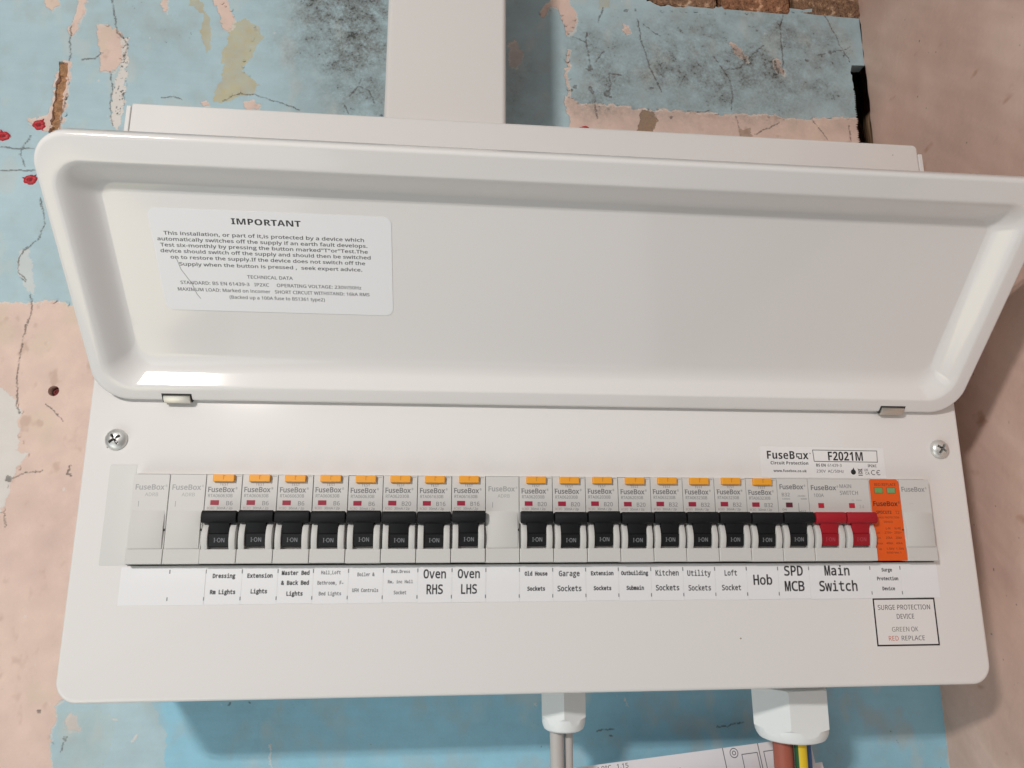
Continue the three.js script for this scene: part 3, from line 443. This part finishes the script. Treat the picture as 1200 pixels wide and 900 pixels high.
// stickers on the cover
{
  const s1 = print(74, 17.4, 24, (x) => {
    fill(x, '#e9e7e7', 0, 74, 0, 17.4);
    const K = '#232325';
    text(x, 'FuseB', 11.9, 10.4, 17.2, 4.5, 'sans-serif', K, 'bold'); text(x, 'x', 26.7, 10.4, 3.5, 4.5, 'sans-serif', K, 'bold');
    lines(x, K, 0.62, [[22.6, 10.7], [24.3, 10.7], [24.3, 13.4], [21.4, 13.4], [21.4, 11.6], [22.6, 11.6], [22.6, 10.4]]); text(x, '™', 29.4, 12.8, 1.2, 1.2, 'sans-serif', K);
    text(x, 'Circuit Protection', 16.8, 7.2, 22.6, 1.75, 'sans-serif', K, 'bold');
    text(x, 'www.fusebox.co.uk', 16.8, 2.9, 19.6, 1.45, 'sans-serif', K, 'bold');
    lines(x, K, 0.35, [[31.6, 9.2], [69.6, 9.2], [69.9, 15.7], [31.2, 15.7], [31.6, 9.2]]);
    text(x, 'F2021M', 50.6, 9.9, 22, 5.0, 'sans-serif', K, 'bold');
    text(x, 'BS EN', 35.4, 6.3, 6.0, 1.6, 'sans-serif', K, 'bold'); text(x, '61439-3', 43.6, 6.3, 8.6, 1.6, 'sans-serif', K);
    text(x, 'IP2XC', 66.2, 6.3, 5.4, 1.5, 'sans-serif', K, 'bold');
    text(x, '230V  AC/50Hz', 40.6, 2.9, 16.4, 1.6, 'sans-serif', K);
    // symbols: drop, crossed-out bin, conformity letters
    x.fillStyle = K; x.beginPath(); x.arc(54.5, 3.4, 1.5, 0, 7); x.fill(); x.beginPath(); x.moveTo(54.0, 4.6); x.lineTo(54.9, 6); x.lineTo(55.3, 4.2); x.fill();
    lines(x, K, 0.3, [[57.3, 5.4], [60, 2.6]], [[60, 5.4], [57.3, 2.6]], [[57.6, 4.9], [59.8, 4.9], [59.4, 2.7], [58, 2.7], [57.6, 4.9]]); fill(x, K, 57.4, 59.9, 1.4, 1.9);
    text(x, 'UK', 62.2, 3.9, 2.6, 1.5, 'sans-serif', K); text(x, 'CA', 62.9, 1.9, 2.6, 1.5, 'sans-serif', K);
    x.strokeStyle = K; x.lineWidth = 0.34; x.beginPath(); x.arc(66.6, 3.2, 1.25, 0.9, 5.4); x.stroke(); x.beginPath(); x.arc(69.8, 3.2, 1.25, 0.9, 5.4); x.stroke(); lines(x, K, 0.34, [[68.6, 3.2], [69.9, 3.2]]);
  });
  const a = obj('maker_sticker', sheet(0, 74, 0, 17.4, 0.15, 0.4), std({ map: s1, roughness: 0.5 }), unit);
  a.position.set(333.4 * MM, 50 * MM, 0.05 * MM); a.rotation.z = -0.004; a.userData.label = 'white maker sticker reading F2021M above the red switches';
  const s2 = print(37, 25.8, 24, (x) => {
    fill(x, '#e6e2e1', 0, 37, 0, 25.8); x.strokeStyle = '#1c1a1b'; x.lineWidth = 0.8; x.strokeRect(0.75, 0.75, 35.5, 24.3);
    text(x, 'SURGE PROTECTION', 18.3, 19.4, 31, 2.5, 'sans-serif', '#2a292b', ''); text(x, 'DEVICE', 18.4, 14.6, 10.6, 2.5, 'sans-serif', '#2a292b', '');
    text(x, 'GREEN', 14.9, 7.9, 10.6, 2.4, 'sans-serif', '#77786c'); text(x, 'OK', 22.9, 7.9, 4.2, 2.4, 'sans-serif', '#525254');
    text(x, 'RED', 10.2, 3.2, 6.2, 2.4, 'sans-serif', '#c4553a'); text(x, 'REPLACE', 21.5, 3.2, 14, 2.4, 'sans-serif', '#4c4b4d');
  });
  const b = obj('surge_sticker', sheet(0, 37, 0, 25.8, 0.15, 0.5), std({ map: s2, roughness: 0.5 }), unit);
  b.position.set(391 * MM, -41.7 * MM, 0.05 * MM); b.userData.label = 'black bordered white sticker reading SURGE PROTECTION DEVICE';
  const film = obj('clear_film', sheet(-17, -3.7, 3.2, 54, 0.1, [0.6, 0.1, 0.1, 1.2]), new THREE.MeshPhysicalMaterial({ color: rgb(0.64, 0.635, 0.62), roughness: 0.5 }), unit);
  film.position.z = 0.05 * MM; film.userData.label = 'greyish strip of film left of the first blank';
}
// specks of plaster dust and small chips on the cover
{
  const sp = [[-19.5, 63.0], [314.8, -36.2], [436.4, 255.2]];
  const g = sp.map(([x, y], i) => new THREE.CylinderGeometry(0.2 + 0.2 * rnd(), 0.25 + 0.2 * rnd(), 0.12, 7).rotateX(Math.PI / 2).scale(1 + rnd(), 1, 1).rotateZ(rnd() * 6).translate(x, y, 0.06));
  const d = obj('dust_specks', g, std({ color: rgb(0.34, 0.29, 0.25), roughness: 0.9 }), unit); d.userData.kind = 'stuff';
}
// circuit labels: one strip texture, each label a piece of tape of its own
{
  const X0 = -5.8, X1 = 431.4, Y0 = -16.2, Y1 = 2.4, W = X1 - X0, H = Y1 - Y0, P = 17.8;
  const tex = print(W, H, 2048 / W, () => {});
  const k = 2048 / W;
  const big = ['mono', 1];
  const small = (y, ...s) => s;
  const L = [
    [2, [['Dressing', -3.2, 11.2, 1.9, 'bold'], ['Rm Lights', -11.0, 12.6, 1.9, 'bold']]], [3, [['Extension', -3.2, 12.8, 1.9, 'bold'], ['Lights', -10.9, 8.4, 1.9, 'bold']]],
    [4, [['Master Bed', -1.8, 14, 1.9, 'bold'], ['& Back Bed', -6.9, 14, 1.9, 'bold'], ['Lights', -12.2, 8.4, 1.9, 'bold']]], [5, [['Hall,Loft', -1.6, 10, 1.5, ''], ['Bathroom, F-', -6.7, 13.4, 1.5, ''], ['Bed Lights', -12.2, 11.4, 1.5, '']]],
    [6, [['Boiler &', -2.7, 8.8, 1.5, ''], ['UFH Controls', -10.6, 13.4, 1.5, '']]], [7, [['Bed.Dress', -1.2, 9.8, 1.4, ''], ['Rm, inc Hall', -6.4, 13, 1.4, ''], ['Socket', -11.9, 6.6, 1.5, '']]],
    [8, [['Oven', -4.0, 12, 4.5, ''], ['RHS', -12.0, 9, 4.7, '']]], [9, [['Oven', -4.0, 12, 4.5, ''], ['LHS', -12.0, 9, 4.7, '']]],
    [11, [['Old House', -3.0, 12.2, 1.9, 'bold'], ['Sockets', -10.7, 9.6, 1.9, 'bold']]], [12, [['Garage', -3.3, 11.4, 2.8, ''], ['Sockets', -11.1, 13.2, 2.8, '']]], [13, [['Extension', -3.0, 12.4, 1.9, 'bold'], ['Sockets', -10.7, 9.6, 1.9, 'bold']]],
    [14, [['Outbuilding', -3.0, 14.8, 1.9, 'bold'], ['Submain', -10.7, 9.6, 1.9, 'bold']]], [15, [['Kitchen', -3.3, 13.2, 2.8, ''], ['Sockets', -11.1, 13.2, 2.8, '']]], [16, [['Utility', -3.5, 13.2, 2.7, ''], ['Sockets', -11.2, 12.8, 2.7, '']]],
    [17, [['Loft', -3.5, 7.4, 2.7, ''], ['Socket', -11.2, 11, 2.7, '']]], [18, [['Hob', -8.4, 11.2, 5, '']]], [19, [['SPD', -3.9, 11.2, 5.0, ''], ['MCB', -12.0, 11.6, 5.0, '']]],
    [20, [['Main', -3.9, 15, 5.0, ''], ['Switch', -12.2, 22.6, 5.2, '']], 2], [22, [['Surge', -1.8, 6.2, 1.5, 'bold'], ['Protection', -6.6, 12.6, 1.5, 'bold'], ['Device', -11.9, 7.4, 1.5, 'bold']], 1],
  ];
  const offset = { 20: -1.5, 22: 1.0 };
  const x = tex.image.getContext('2d');
  fill(x, '#e8e8ea', 0, W, 0, H);
  for (const [m, rows, n = 1] of L) for (const [s, y, w, cap, wt] of rows) text(x, s, m * P + n * P / 2 - X0 + (offset[m] ?? 0), y - Y0, w, cap, 'monospace', cap < 1.7 ? '#36363a' : '#161618', wt ? '+8' : cap > 4 ? '+3.5' : '+4');
  for (let m = 1; m <= 23; m++) { if (m === 21) continue; fill(x, '#55565a', m * P - X0 - 0.2, m * P - X0 + 0.2, -1.0 - Y0, 0.9 - Y0); if (m !== 20) fill(x, '#55565a', m * P - X0 - 0.35, m * P - X0 + 0.05, -14.2 - Y0, -12.5 - Y0); }
  const mat = std({ map: tex, roughness: 0.42 });
  const names = { 2: 'Dressing Rm Lights', 3: 'Extension Lights', 4: 'Master Bed & Back Bed Lights', 5: 'Hall, Loft, Bathroom, Bed Lights', 6: 'Boiler & UFH Controls', 7: 'Bed, Dress Rm, Hall Socket', 8: 'Oven RHS', 9: 'Oven LHS', 11: 'Old House Sockets', 12: 'Garage Sockets', 13: 'Extension Sockets', 14: 'Outbuilding Submain', 15: 'Kitchen Sockets', 16: 'Utility Sockets', 17: 'Loft Socket', 18: 'Hob', 19: 'SPD MCB', 20: 'Main Switch', 22: 'Surge Protection Device' };
  const piece = (x0, x1, dy, t, label) => { const g = new THREE.ExtrudeGeometry(roundRect(x0, x1, Y0 + dy, Y1 + dy * 0.4, 0.01), { depth: t, bevelEnabled: false }); uvFrom(g, X0, X1, Y0, Y1); const o = obj('circuit_label', g, mat, unit); o.position.z = 0.06 * MM; if (label) o.userData.label = label; };
  piece(X0, 2 * P - 0.15, -0.2, 0.12, 'blank white label tape at the left end');
  for (const [m, , n = 1] of L) piece(m * P + 0.05, (m + n) * P - 0.02, [0, 0.15, -0.1][m % 3], [8, 9, 18, 19, 20].includes(m) ? 0.3 : 0.16, 'white tape label reading ' + names[m]);
  piece(10 * P + 0.05, 11 * P - 0.02, 0, 0.14, 'blank white label tape right of Oven LHS');
  piece(23 * P + 0.05, X1, 0.1, 0.14, 'blank white label tape at the right end');
}
// cover screws
function screw(x, y, turn) {
  const head = mergeVertices(new THREE.LatheGeometry([[0, 3.4], [2, 3.3], [4, 2.75], [5.4, 1.8], [6.0, 0.8], [6.05, 0.1], [5.6, 0]].map((p) => new THREE.Vector2(...p)), 36)).rotateX(Math.PI / 2);
  const ev = new Evaluator(); ev.attributes = ['position', 'normal']; ev.useGroups = false;
  let A = new Brush(plain(head));
  const solid = new THREE.LatheGeometry([[0.001, -1], [5.6, -1], [5.6, 0], [6.05, 0.1], [6.0, 0.8], [5.4, 1.8], [4, 2.75], [2, 3.3], [0.001, 3.4]].map((p) => new THREE.Vector2(...p)), 40).rotateX(Math.PI / 2);
  A = new Brush(plain(solid)); A.updateMatrixWorld();
  for (const r of [0, Math.PI / 2]) { const B = new Brush(plain(box(-3.4, 3.4, -0.75, 0.75, 1.0, 6).rotateZ(r + turn))); B.updateMatrixWorld(); A = ev.evaluate(A, B, SUBTRACTION); A.updateMatrixWorld(); }
  const o = obj('screw', toCreasedNormals(A.geometry, 0.5), M.zinc, unit);
  o.position.set(x * MM, y * MM, 0); o.scale.set(0.93, 0.93, 1);
  obj('recess', [box(-3.3, 3.3, -0.7, 0.7, 0.4, 1.05).rotateZ(turn), box(-0.7, 0.7, -3.3, 3.3, 0.4, 1.0).rotateZ(turn)], M.dark, o);
}
screw(-15.4, 67, 0.62); screw(442, 66.8, 0.95);

// ---------------------------------------------------------------- the row of breakers
const PITCH = 18, MX = -2.7, MY = 3.7, MZ = 5.2;
const at = (i) => [MX + PITCH * i, MY, MZ];
const face = '#cfcdca', ink = '#6f6f73', inkDark = '#5c5c60';
const fuseText = (x, cx, y, w, color = ink) => { text(x, 'FuseBox', cx - 0.5, y, w, 2.5, 'sans-serif', color, '+'); text(x, '®', cx + w / 2 + 0.4, y + 1.3, 1.2, 1.2, 'sans-serif', color); };
const facePrint = (w, paint) => std({ map: print(w, 24.6, 28, (x) => { fill(x, face, 0, w, 0, 24.6); paint(x); }), roughness: 0.45 });   // y from 20.2 to 44.8
const Y = (y) => y - 20.2;
const rcboFace = (code, rating) => facePrint(17.4, (x) => {
  text(x, 'TEST', 8.7, Y(39.4), 4.4, 1.25, 'sans-serif', ink);
  fuseText(x, 7.9, Y(36.1), 13.4); text(x, code, 7.2, Y(33.4), 12.4, 1.65, 'sans-serif', ink);
  text(x, rating, 12, Y(29.4), rating.length > 2 ? 5.2 : 3.6, 2.1, 'sans-serif', ink);
  text(x, 'RCBO', 2.9, Y(27.3), 3.8, 1.2, 'sans-serif', '#a58a8a'); text(x, '30mA / 2p', 9.8, Y(27.3), 8, 1.2, 'sans-serif', ink);
  lines(x, '#8b8b88', 0.22, [[16.9, Y(44.2)], [15.0, Y(44.2)]], [[14.9, Y(43.6)], [14.6, Y(40.4)]], [[0.6, Y(38.6)], [2.6, Y(38.6)]]);
});
const arc = (a, b, n, z0, zm, z1) => Array.from({ length: n + 1 }, (_, i) => { const t = i / n; return [z0 * (1 - t) + z1 * t + (zm - (z0 + z1) / 2) * 4 * t * (1 - t), a + (b - a) * t]; });
// cheek profile (z, y): hugs the lower block, bows out, dies into the shoulder
const cheek = [[-3, 7], ...arc(7, 21.4, 12, 1.6, 3.4, 0.4), [-3, 21.4]];
function body(t, w) {
  obj('body', [box(0.12, w - 0.12, 20.2, 45, -22, 0, 0.25), box(0.12, w - 0.12, 0, 20.2, -22, -3.2), box(0.12, w - 0.12, 0.3, 7.4, -3.3, 1.75, 0.5)], M.plastic, t);
}
function cheeks(t, x) {
  for (const [a, b] of [[0.75, 3.75], [14.1, 17.25]]) obj('cheek', sweepX(cheek, x + a, x + b, 0.35), M.plastic, t);
  // dark side slots between neighbouring cheeks
  obj('slot', box(x + 3.5, x + 14.3, 7.2, 20.6, -3.2, -1.6), M.plastic, t);
}
const onMat = (bg, fg) => std({ map: print(10.4, 6.4, 30, (x) => { fill(x, bg, 0, 10.4, 0, 6.4); text(x, 'I·ON', 5.6, 2.2, 5.8, 2.2, 'sans-serif', fg); }), roughness: 0.4 });
const onBlack = onMat('#191a1c', '#94969b'), onRed = onMat('#971523', '#b8505c');
const paddle = [[0.6, 20.6], [4.2, 20.3], [5.6, 21.2], [6.0, 23.2], [5.5, 25.6], [4.6, 26.5], [0.6, 26.2]];
const stem = [[-2, 15.2], [2.2, 15.2], [2.5, 17], [3.3, 19.4], [4.2, 20.8], [1, 22], [-2, 22]];
const tongue = [[-2, 8.4], [1.4, 8.6], [2.4, 14.9], [1.6, 15.3], [-2, 15.3]];
function lever(t, x, mat, on) {
  const l = obj('lever', [sweepX(paddle, x + 0.35, x + 17.65, 0.5), sweepX(stem, x + 3.9, x + 14.0, 0.25), sweepX(tongue, x + 3.95, x + 13.95, 0.2)], mat, t);
  const s = obj('on_mark', sheet(0, 10, 0, 6.1, 0.06), on, l);
  s.position.set((x + 3.95) * MM, 8.75 * MM, 1.5 * MM); s.rotation.x = Math.atan2(1.0, 6.3);
}
const recess = (t, x0, x1, y0, y1, mat) => { obj('flag_window', [box(x0, x1, y0, y1, -0.4, 0.26)], mat, t); };
function makeRcbo(i, mat, label) {
  const t = thing('circuit_breaker', label, 'circuit breaker', at(i), 'black levered breakers with yellow test buttons');
  body(t, PITCH);
  obj('printed_face', sheet(0.3, 17.7, 20.2, 44.8, 0.12, 0.2), mat, t);
  recess(t, 2.9, 7.1, 29.5, 31.9, M.redWindow);
  cheeks(t, 0); lever(t, 0, M.blackPlastic, onBlack);
  const b = obj('test_button', box(3.7, 14.3, 41.3, 45.0, -1, 2.3, 0.35), M.yellow, t);
  obj('button_mark', [box(8.9, 9.15, 42.4, 44.6, 2.25, 2.42), box(9.15, 9.9, 44.2, 44.4, 2.25, 2.42)], std({ color: rgb(0.5, 0.2, 0.02), roughness: 0.6 }), b);
  return t;
}
const F = { B6: rcboFace('RTA060630B', 'B6'), B16: rcboFace('RTA061630B', 'B16'), B20: rcboFace('RTA062030B', 'B20'), B32: rcboFace('RTA063230B', 'B32') };
const first = makeRcbo(2, F.B6, 'black levered breaker above the label Dressing Rm Lights, marked B6');
for (const [i, kind, name] of [[3, 'B6', 'Extension Lights'], [4, 'B6', 'Master Bed & Back Bed Lights'], [5, 'B6', 'Hall, Loft, Bathroom'], [6, 'B6', 'Boiler & UFH Controls'], [7, 'B20', 'Bed, Dress Rm Socket'], [8, 'B16', 'Oven RHS'], [9, 'B16', 'Oven LHS'],
  [11, 'B20', 'Old House Sockets'], [12, 'B20', 'Garage Sockets'], [13, 'B20', 'Extension Sockets'], [14, 'B20', 'Outbuilding Submain'], [15, 'B32', 'Kitchen Sockets'], [16, 'B32', 'Utility Sockets'], [17, 'B32', 'Loft Socket'], [18, 'B32', 'Hob']]) {
  const p = at(i); const r = dup(first, [p[0], p[1] + [0, 0.12, -0.08, 0.06][i % 4], p[2] + (rnd() - 0.5) * 0.5], `black levered breaker above the label ${name}, marked ${kind}`);
  r.children.find((o) => o.name === 'printed_face').material = F[kind];
  const lv = r.children.find((o) => o.name === 'lever'); lv.position.y = (rnd() - 0.5) * 0.7 * MM; lv.position.z = (rnd() - 0.5) * 0.5 * MM;
}
// miniature breaker without a test button
{
  const t = thing('circuit_breaker', 'black levered breaker without yellow button, above the SPD MCB label', 'circuit breaker', at(19));
  body(t, PITCH);
  obj('printed_face', sheet(0.3, 17.7, 20.2, 44.8, 0.12, 0.2), facePrint(17.4, (x) => {
    fuseText(x, 8.3, Y(39.2), 14); text(x, 'B32', 4.3, Y(35.2), 5, 1.9, 'sans-serif', ink); text(x, '230/400V~', 13.6, Y(35.0), 5, 0.9, 'sans-serif', ink); text(x, '6000', 14.6, Y(33.4), 3.6, 0.9, 'sans-serif', ink); text(x, 'CRM6', 4.4, Y(33.4), 4.6, 0.8, 'sans-serif', ink);
    lines(x, ink, 0.22, [[11.3, Y(31.6)], [11.3, Y(27)], [12.6, Y(27)]]); text(x, 'I/2', 14, Y(26.6), 3, 1, 'sans-serif', ink); text(x, 'ON', 3, Y(27.4), 2.6, 1.1, 'sans-serif', ink);
  }), t);
  recess(t, 4.3, 8.1, 29.2, 31.8, std({ color: rgb(0.13, 0.012, 0.03), roughness: 0.4 }));
  cheeks(t, 0); lever(t, 0, M.blackPlastic, onBlack);
}
// double pole main switch
{
  const t = thing('main_switch', 'two pole main switch with a pair of red levers', 'main switch', at(20));
  body(t, 2 * PITCH);
  obj('printed_face', sheet(0.3, 35.7, 20.2, 44.8, 0.12, 0.2), facePrint(35.4, (x) => {
    fuseText(x, 9.0, Y(38.8), 15); text(x, '100A', 5.4, Y(34.9), 6, 1.9, 'sans-serif', ink); text(x, 'MAIN', 21.6, Y(40), 7.4, 2, 'sans-serif', ink); text(x, 'SWITCH', 23.4, Y(36.2), 11, 2.2, 'sans-serif', ink);
    text(x, 'In  100A', 27.5, Y(32.8), 6, 0.8, 'sans-serif', '#9a9a9a'); text(x, '3 4', 30, Y(28.8), 3, 1.8, 'sans-serif', '#aaaaa8');
  }), t);
  for (const x of [0, 18]) { recess(t, x + 5.0, x + 8.3, 28.9, 31.6, std({ color: rgb(0.5, 0.015, 0.04), roughness: 0.35 })); cheeks(t, x); lever(t, x, M.redPlastic, onRed); }
}
// surge protector
{
  const t = thing('surge_protector', 'orange surge protection module with two green windows', 'surge protector', at(22));
  obj('body', [box(0.12, 17.88, 0.3, 45, -22, 0, 0.3)], M.plastic, t);
  const tex = print(17.5, 45, 26, (x) => {
    fill(x, '#e3590f', 0, 17.5, 0, 45); const K = '#3a2417';
    text(x, 'RED:REPLACE', 9.2, 41.2, 13, 1.6, 'sans-serif', K); fuseText(x, 8.6, 30.0, 14.6, K);
    text(x, 'SPDCUT2', 6.8, 25.6, 9, 1.7, 'sans-serif', K, 'bold'); text(x, 'T2', 14.8, 25.6, 2.6, 1.6, 'sans-serif', '#7a3a14');
    text(x, 'SURGE PROTECTION', 8.8, 23.1, 13.6, 1.0, 'sans-serif', K); text(x, 'DEVICE', 8.8, 20.7, 5.4, 1.0, 'sans-serif', K);
    [['', 'L-N', 'N-PE', 17], ['Uc', '275V~', '255V~', 14.7], ['In', '20kA', '20kA', 11.9], ['Imax', '40kA', '40kA', 8.9], ['Up', '1.5kV', '1.5kV', 5.9]].forEach(([a, b, c, y]) => { if (a) text(x, a, 2.4, y, a.length * 0.95, 1.1, 'sans-serif', K); text(x, b, 8.2, y, b.length * 0.95, 1.2, 'sans-serif', K); text(x, c, 13.9, y, c.length * 0.95, 1.2, 'sans-serif', K); });
    text(x, '5000-Ver.1', 10.2, 3.9, 9, 1.0, 'sans-serif', K);
  });
  obj('orange_label', sheet(0.25, 17.75, 0.3, 45, 0.14, [0.2, 0.2, 2.2, 1.2]), std({ map: tex, roughness: 0.45 }), t);
  for (const x of [3.0, 10.4]) { const f = obj('window_frame', box(x - 0.4, x + 4.9, 37.1, 40.4, -0.4, 0.3, 0.1), std({ color: rgb(0.35, 0.09, 0.02), roughness: 0.5 }), t); obj('window', box(x, x + 4.5, 37.4, 40.1, -0.4, 0.42, 0.12), x > 5 ? std({ color: rgb(0.16, 0.36, 0.16), roughness: 0.4 }) : M.greenWindow, f); }
  obj('pin_hole', new THREE.CircleGeometry(0.5, 12).translate(17.2, 17, 0.2), M.dark, t);
}
// blanks
function makeBlank(i, mat, label, name = 'blank_module') {
  const t = thing(name, label, 'blanking module', at(i), 'blank modules in the breaker row');
  obj('body', [box(0.12, PITCH - 0.12, 0, 45, -22, 0, 0.25), box(0.12, PITCH - 0.12, 0.2, 7.6, -2, 0.75, 0.4)], M.plastic, t);
  obj('nose', sweepX([[-2, 7.7], ...arc(7.7, 26.6, 14, 0.5, 1.2, 0.1), [-2, 26.6]], 0.9, 17.1, 0.3), M.plastic, t);
  obj('printed_face', sheet(0.3, 17.7, 20.2, 44.8, 0.1, 0.2), mat, t);
  obj('pin_hole', [box(17.1, 17.75, 16.4, 17.6, -0.2, 0.2)], M.dark, t);
  return t;
}
const adrb = facePrint(17.4, (x) => { fuseText(x, 8.6, Y(37.2), 14.4, '#9c9c9d'); text(x, 'ADRB', 9.4, Y(33.8), 6.6, 1.8, 'sans-serif', '#a3a3a3'); fill(x, '#8d8d8d', 3.3, 3.55, Y(28.6), Y(31.4)); });
const plainBlank = facePrint(17.4, (x) => { fuseText(x, 8, Y(38.2), 14, '#8c8c8e'); fill(x, '#c3c0ba', 4.5, 7, Y(31.4), Y(31.6)); });
const blank = makeBlank(0, adrb, 'blank module at the left end of the breaker row');
dup(blank, at(1), 'blank module between the left end blank and the first breaker');
dup(blank, at(10), 'blank module in the middle, between Oven LHS and Old House breakers');
dup(blank, at(23), 'blank module at the right end beside the orange surge protector').children.find((o) => o.name === 'printed_face').material = plainBlank;

// ---------------------------------------------------------------- cable glands, cables, papers
function gland(label, x, z, af, y1, y2, collar, turn = -0.44) {
  const t = thing('cable_gland', label, 'cable gland', [x, BY0, z]);
  const R = af / Math.sqrt(3), h = y1 - y2, ev = new Evaluator(); ev.attributes = ['position', 'normal']; ev.useGroups = false;
  const hex = new THREE.CylinderGeometry(R, R * 0.985, h, 6).toNonIndexed(); hex.computeVertexNormals(); hex.rotateY(turn);
  const c = R * 1.02, prof = [[0.001, h / 2], [c * 0.95, h / 2], [c, h / 2 - af * 0.03], [c, -h * 0.5 + h * 0.36], [c * 0.97, -h * 0.5 + h * 0.29], [af * 0.515, -h * 0.5 + h * 0.245], [af * 0.505, -h * 0.5 + h * 0.18], [af * 0.48, -h * 0.5 + h * 0.09], [af * 0.45, -h * 0.5 + h * 0.03], [af * 0.4, -h * 0.5], [0.001, -h * 0.5]];
  const lathe = new THREE.LatheGeometry(prof.map((p) => new THREE.Vector2(...p)).reverse(), 64);
  const A = new Brush(plain(hex)), B = new Brush(plain(lathe)); A.updateMatrixWorld(); B.updateMatrixWorld();
  obj('dome_nut', toCreasedNormals(ev.evaluate(A, B, INTERSECTION).geometry, 0.5).translate(0, -(-BY0) * 0 - ((BY0 - y1) + h / 2), 0), M.nylon, t);
  if (collar) { const pr = []; for (let i = 0; i <= 24; i++) pr.push(new THREE.Vector2(af * 0.44 + (i % 4 < 2 ? 0.35 : -0.35), -collar * i / 24)); obj('collar', new THREE.LatheGeometry(pr.reverse(), 48), M.nylon, t); obj('body_flange', new THREE.CylinderGeometry(af * 0.48, af * 0.48, 1.6, 48).translate(0, -collar + 2.6, 0), M.nylon, t); }
}
gland('small white cable gland under the box with two grey cables', 226.4, -50, 25, -62.4, -90.4, 0, -0.13);
gland('large white cable gland under the right end of the box', 364.0, -53, 41.6, -69.6, -99.2, 7.6);
function cable(name, label, mat, pts, r, cat = 'cable', group) {
  const c = new THREE.CatmullRomCurve3(pts.map((p) => new THREE.Vector3(...p)));
  return tag(obj(name, new THREE.TubeGeometry(c, 40, r, 18), mat), label, cat, group);
}
cable('grey_cable', 'thicker grey cable, left one below the small gland', M.greyCable, [[222.2, -84, -50], [222.4, -120, -50], [222, -170, -55], [221, -260, -65]], 3.9);
cable('grey_cable', 'thinner grey cable, right one below the small gland', M.greyCable, [[229.6, -84, -53], [229.4, -120, -53], [230, -170, -58], [232, -260, -68]], 2.6);
cable('brown_cable', 'thick brown cable below the large gland', M.brownCable, [[357.7, -92, -52], [357.4, -120, -52], [356, -180, -54], [354, -270, -58]], 5.8);
cable('blue_cable', 'blue cable behind the earth cable below the large gland', M.blueCable, [[371.3, -92, -55], [371.2, -120, -55], [372, -180, -58], [373, -270, -60]], 4.6);
{
  const t = thing('earth_cable', 'yellow and green striped earth cable below the large gland', 'cable');
  const pts = [[365.6, -92, -46.5], [365.4, -120, -46.5], [365, -180, -50], [364, -270, -54]].map((p) => new THREE.Vector3(...p)), c = new THREE.CatmullRomCurve3(pts);
  const g = new THREE.TubeGeometry(c, 40, 3.6, 24), y = [], gr = [], ix = g.index.array;
  for (let f = 0; f < ix.length; f += 6) { const q = Math.floor(f / 6) % 24; (q >= 1 && q <= 8 ? gr : q >= 15 && q <= 18 ? gr : y).push(...ix.slice(f, f + 6)); }
  // find which sides face the camera: green left and right, yellow in front
  const p = g.attributes.position; y.length = gr.length = 0;
  for (let f = 0; f < ix.length; f += 6) { let cx = 0, cz = 0; for (let k = 0; k < 6; k++) { cx += p.getX(ix[f + k]); cz += p.getZ(ix[f + k]); } cx /= 6; cz /= 6; const yy = p.getY(ix[f]); const u = Math.max(0, Math.min(1, (-96 - yy) / 174)); const o = c.getPoint(u); const a = Math.atan2(cz - o.z, cx - o.x); (a > 0.75 && a < 2.35 ? y : gr).push(...ix.slice(f, f + 6)); }
  const part = (list) => { const h = g.clone(); h.setIndex(list); return h; };
  obj('yellow_stripe', part(y), M.yellowCable, t); obj('green_stripe', part(gr), M.greenCable, t);
}
// papers tucked behind the cables
{
  const paper = print(168, 210, 9, (x) => {
    fill(x, '#e6e3e7', 0, 168, 0, 210); const K = '#4a4a50';
    text(x, '0.6   at 0°C   1.15', 30, 206.2, 31, 2.6, 'sans-serif', K);
    text(x, '- Max earth loop impedance', 52, 200.6, 54, 2.3, 'sans-serif', K);
    lines(x, '#55555c', 0.5, [[108, 210], [109, 150]], [[132, 210], [132, 150]], [[108, 178], [168, 178]]);
    x.strokeStyle = '#5a5a62'; x.lineWidth = 0.45; x.strokeRect(120, 190, 10.5, 15); x.strokeRect(135, 190, 13, 15); x.beginPath(); x.arc(115, 206.4, 2.6, 0, 7); x.stroke(); x.beginPath(); x.arc(115, 206.4, 1.1, 0, 7); x.stroke();
    for (let r = 0; r < 18; r++) { let u = 12; while (u < 96) { const w = 2 + rnd() * 7; fill(x, '#6a6a70', u, u + w, 192 - r * 6, 193.3 - r * 6); u += w + 1.6; } }
  });
  const put = (w, h, at, rot, label, m) => {
    const g = new THREE.PlaneGeometry(w, h, 24, 16).translate(w / 2, -h / 2, 0), p = g.attributes.position;
    for (let i = 0; i < p.count; i++) p.setZ(i, 0.002 * Math.pow(-p.getY(i), 1.4) + 1.6 * Math.sin(p.getX(i) / 50));
    g.computeVertexNormals();
    const o = obj('paper_sheet', g, m); o.position.set(at[0] * MM, at[1] * MM, at[2] * MM); o.rotation.set(-0.2, 0, rot); tag(o, label, 'paper sheet');
  };
  put(166, 210, [228, -122.5, -88], 0.088, 'printed paper sheet leaning on the blue wall, partly behind the cables', std({ map: paper, roughness: 0.7, side: THREE.DoubleSide }));
  put(140, 150, [257, -135, -80], 0.1, 'plain paper sheet in front, its corner right of the blue cable', std({ color: rgb(0.8, 0.78, 0.8), roughness: 0.7, side: THREE.DoubleSide }));
}
renderer.render(scene, camera);
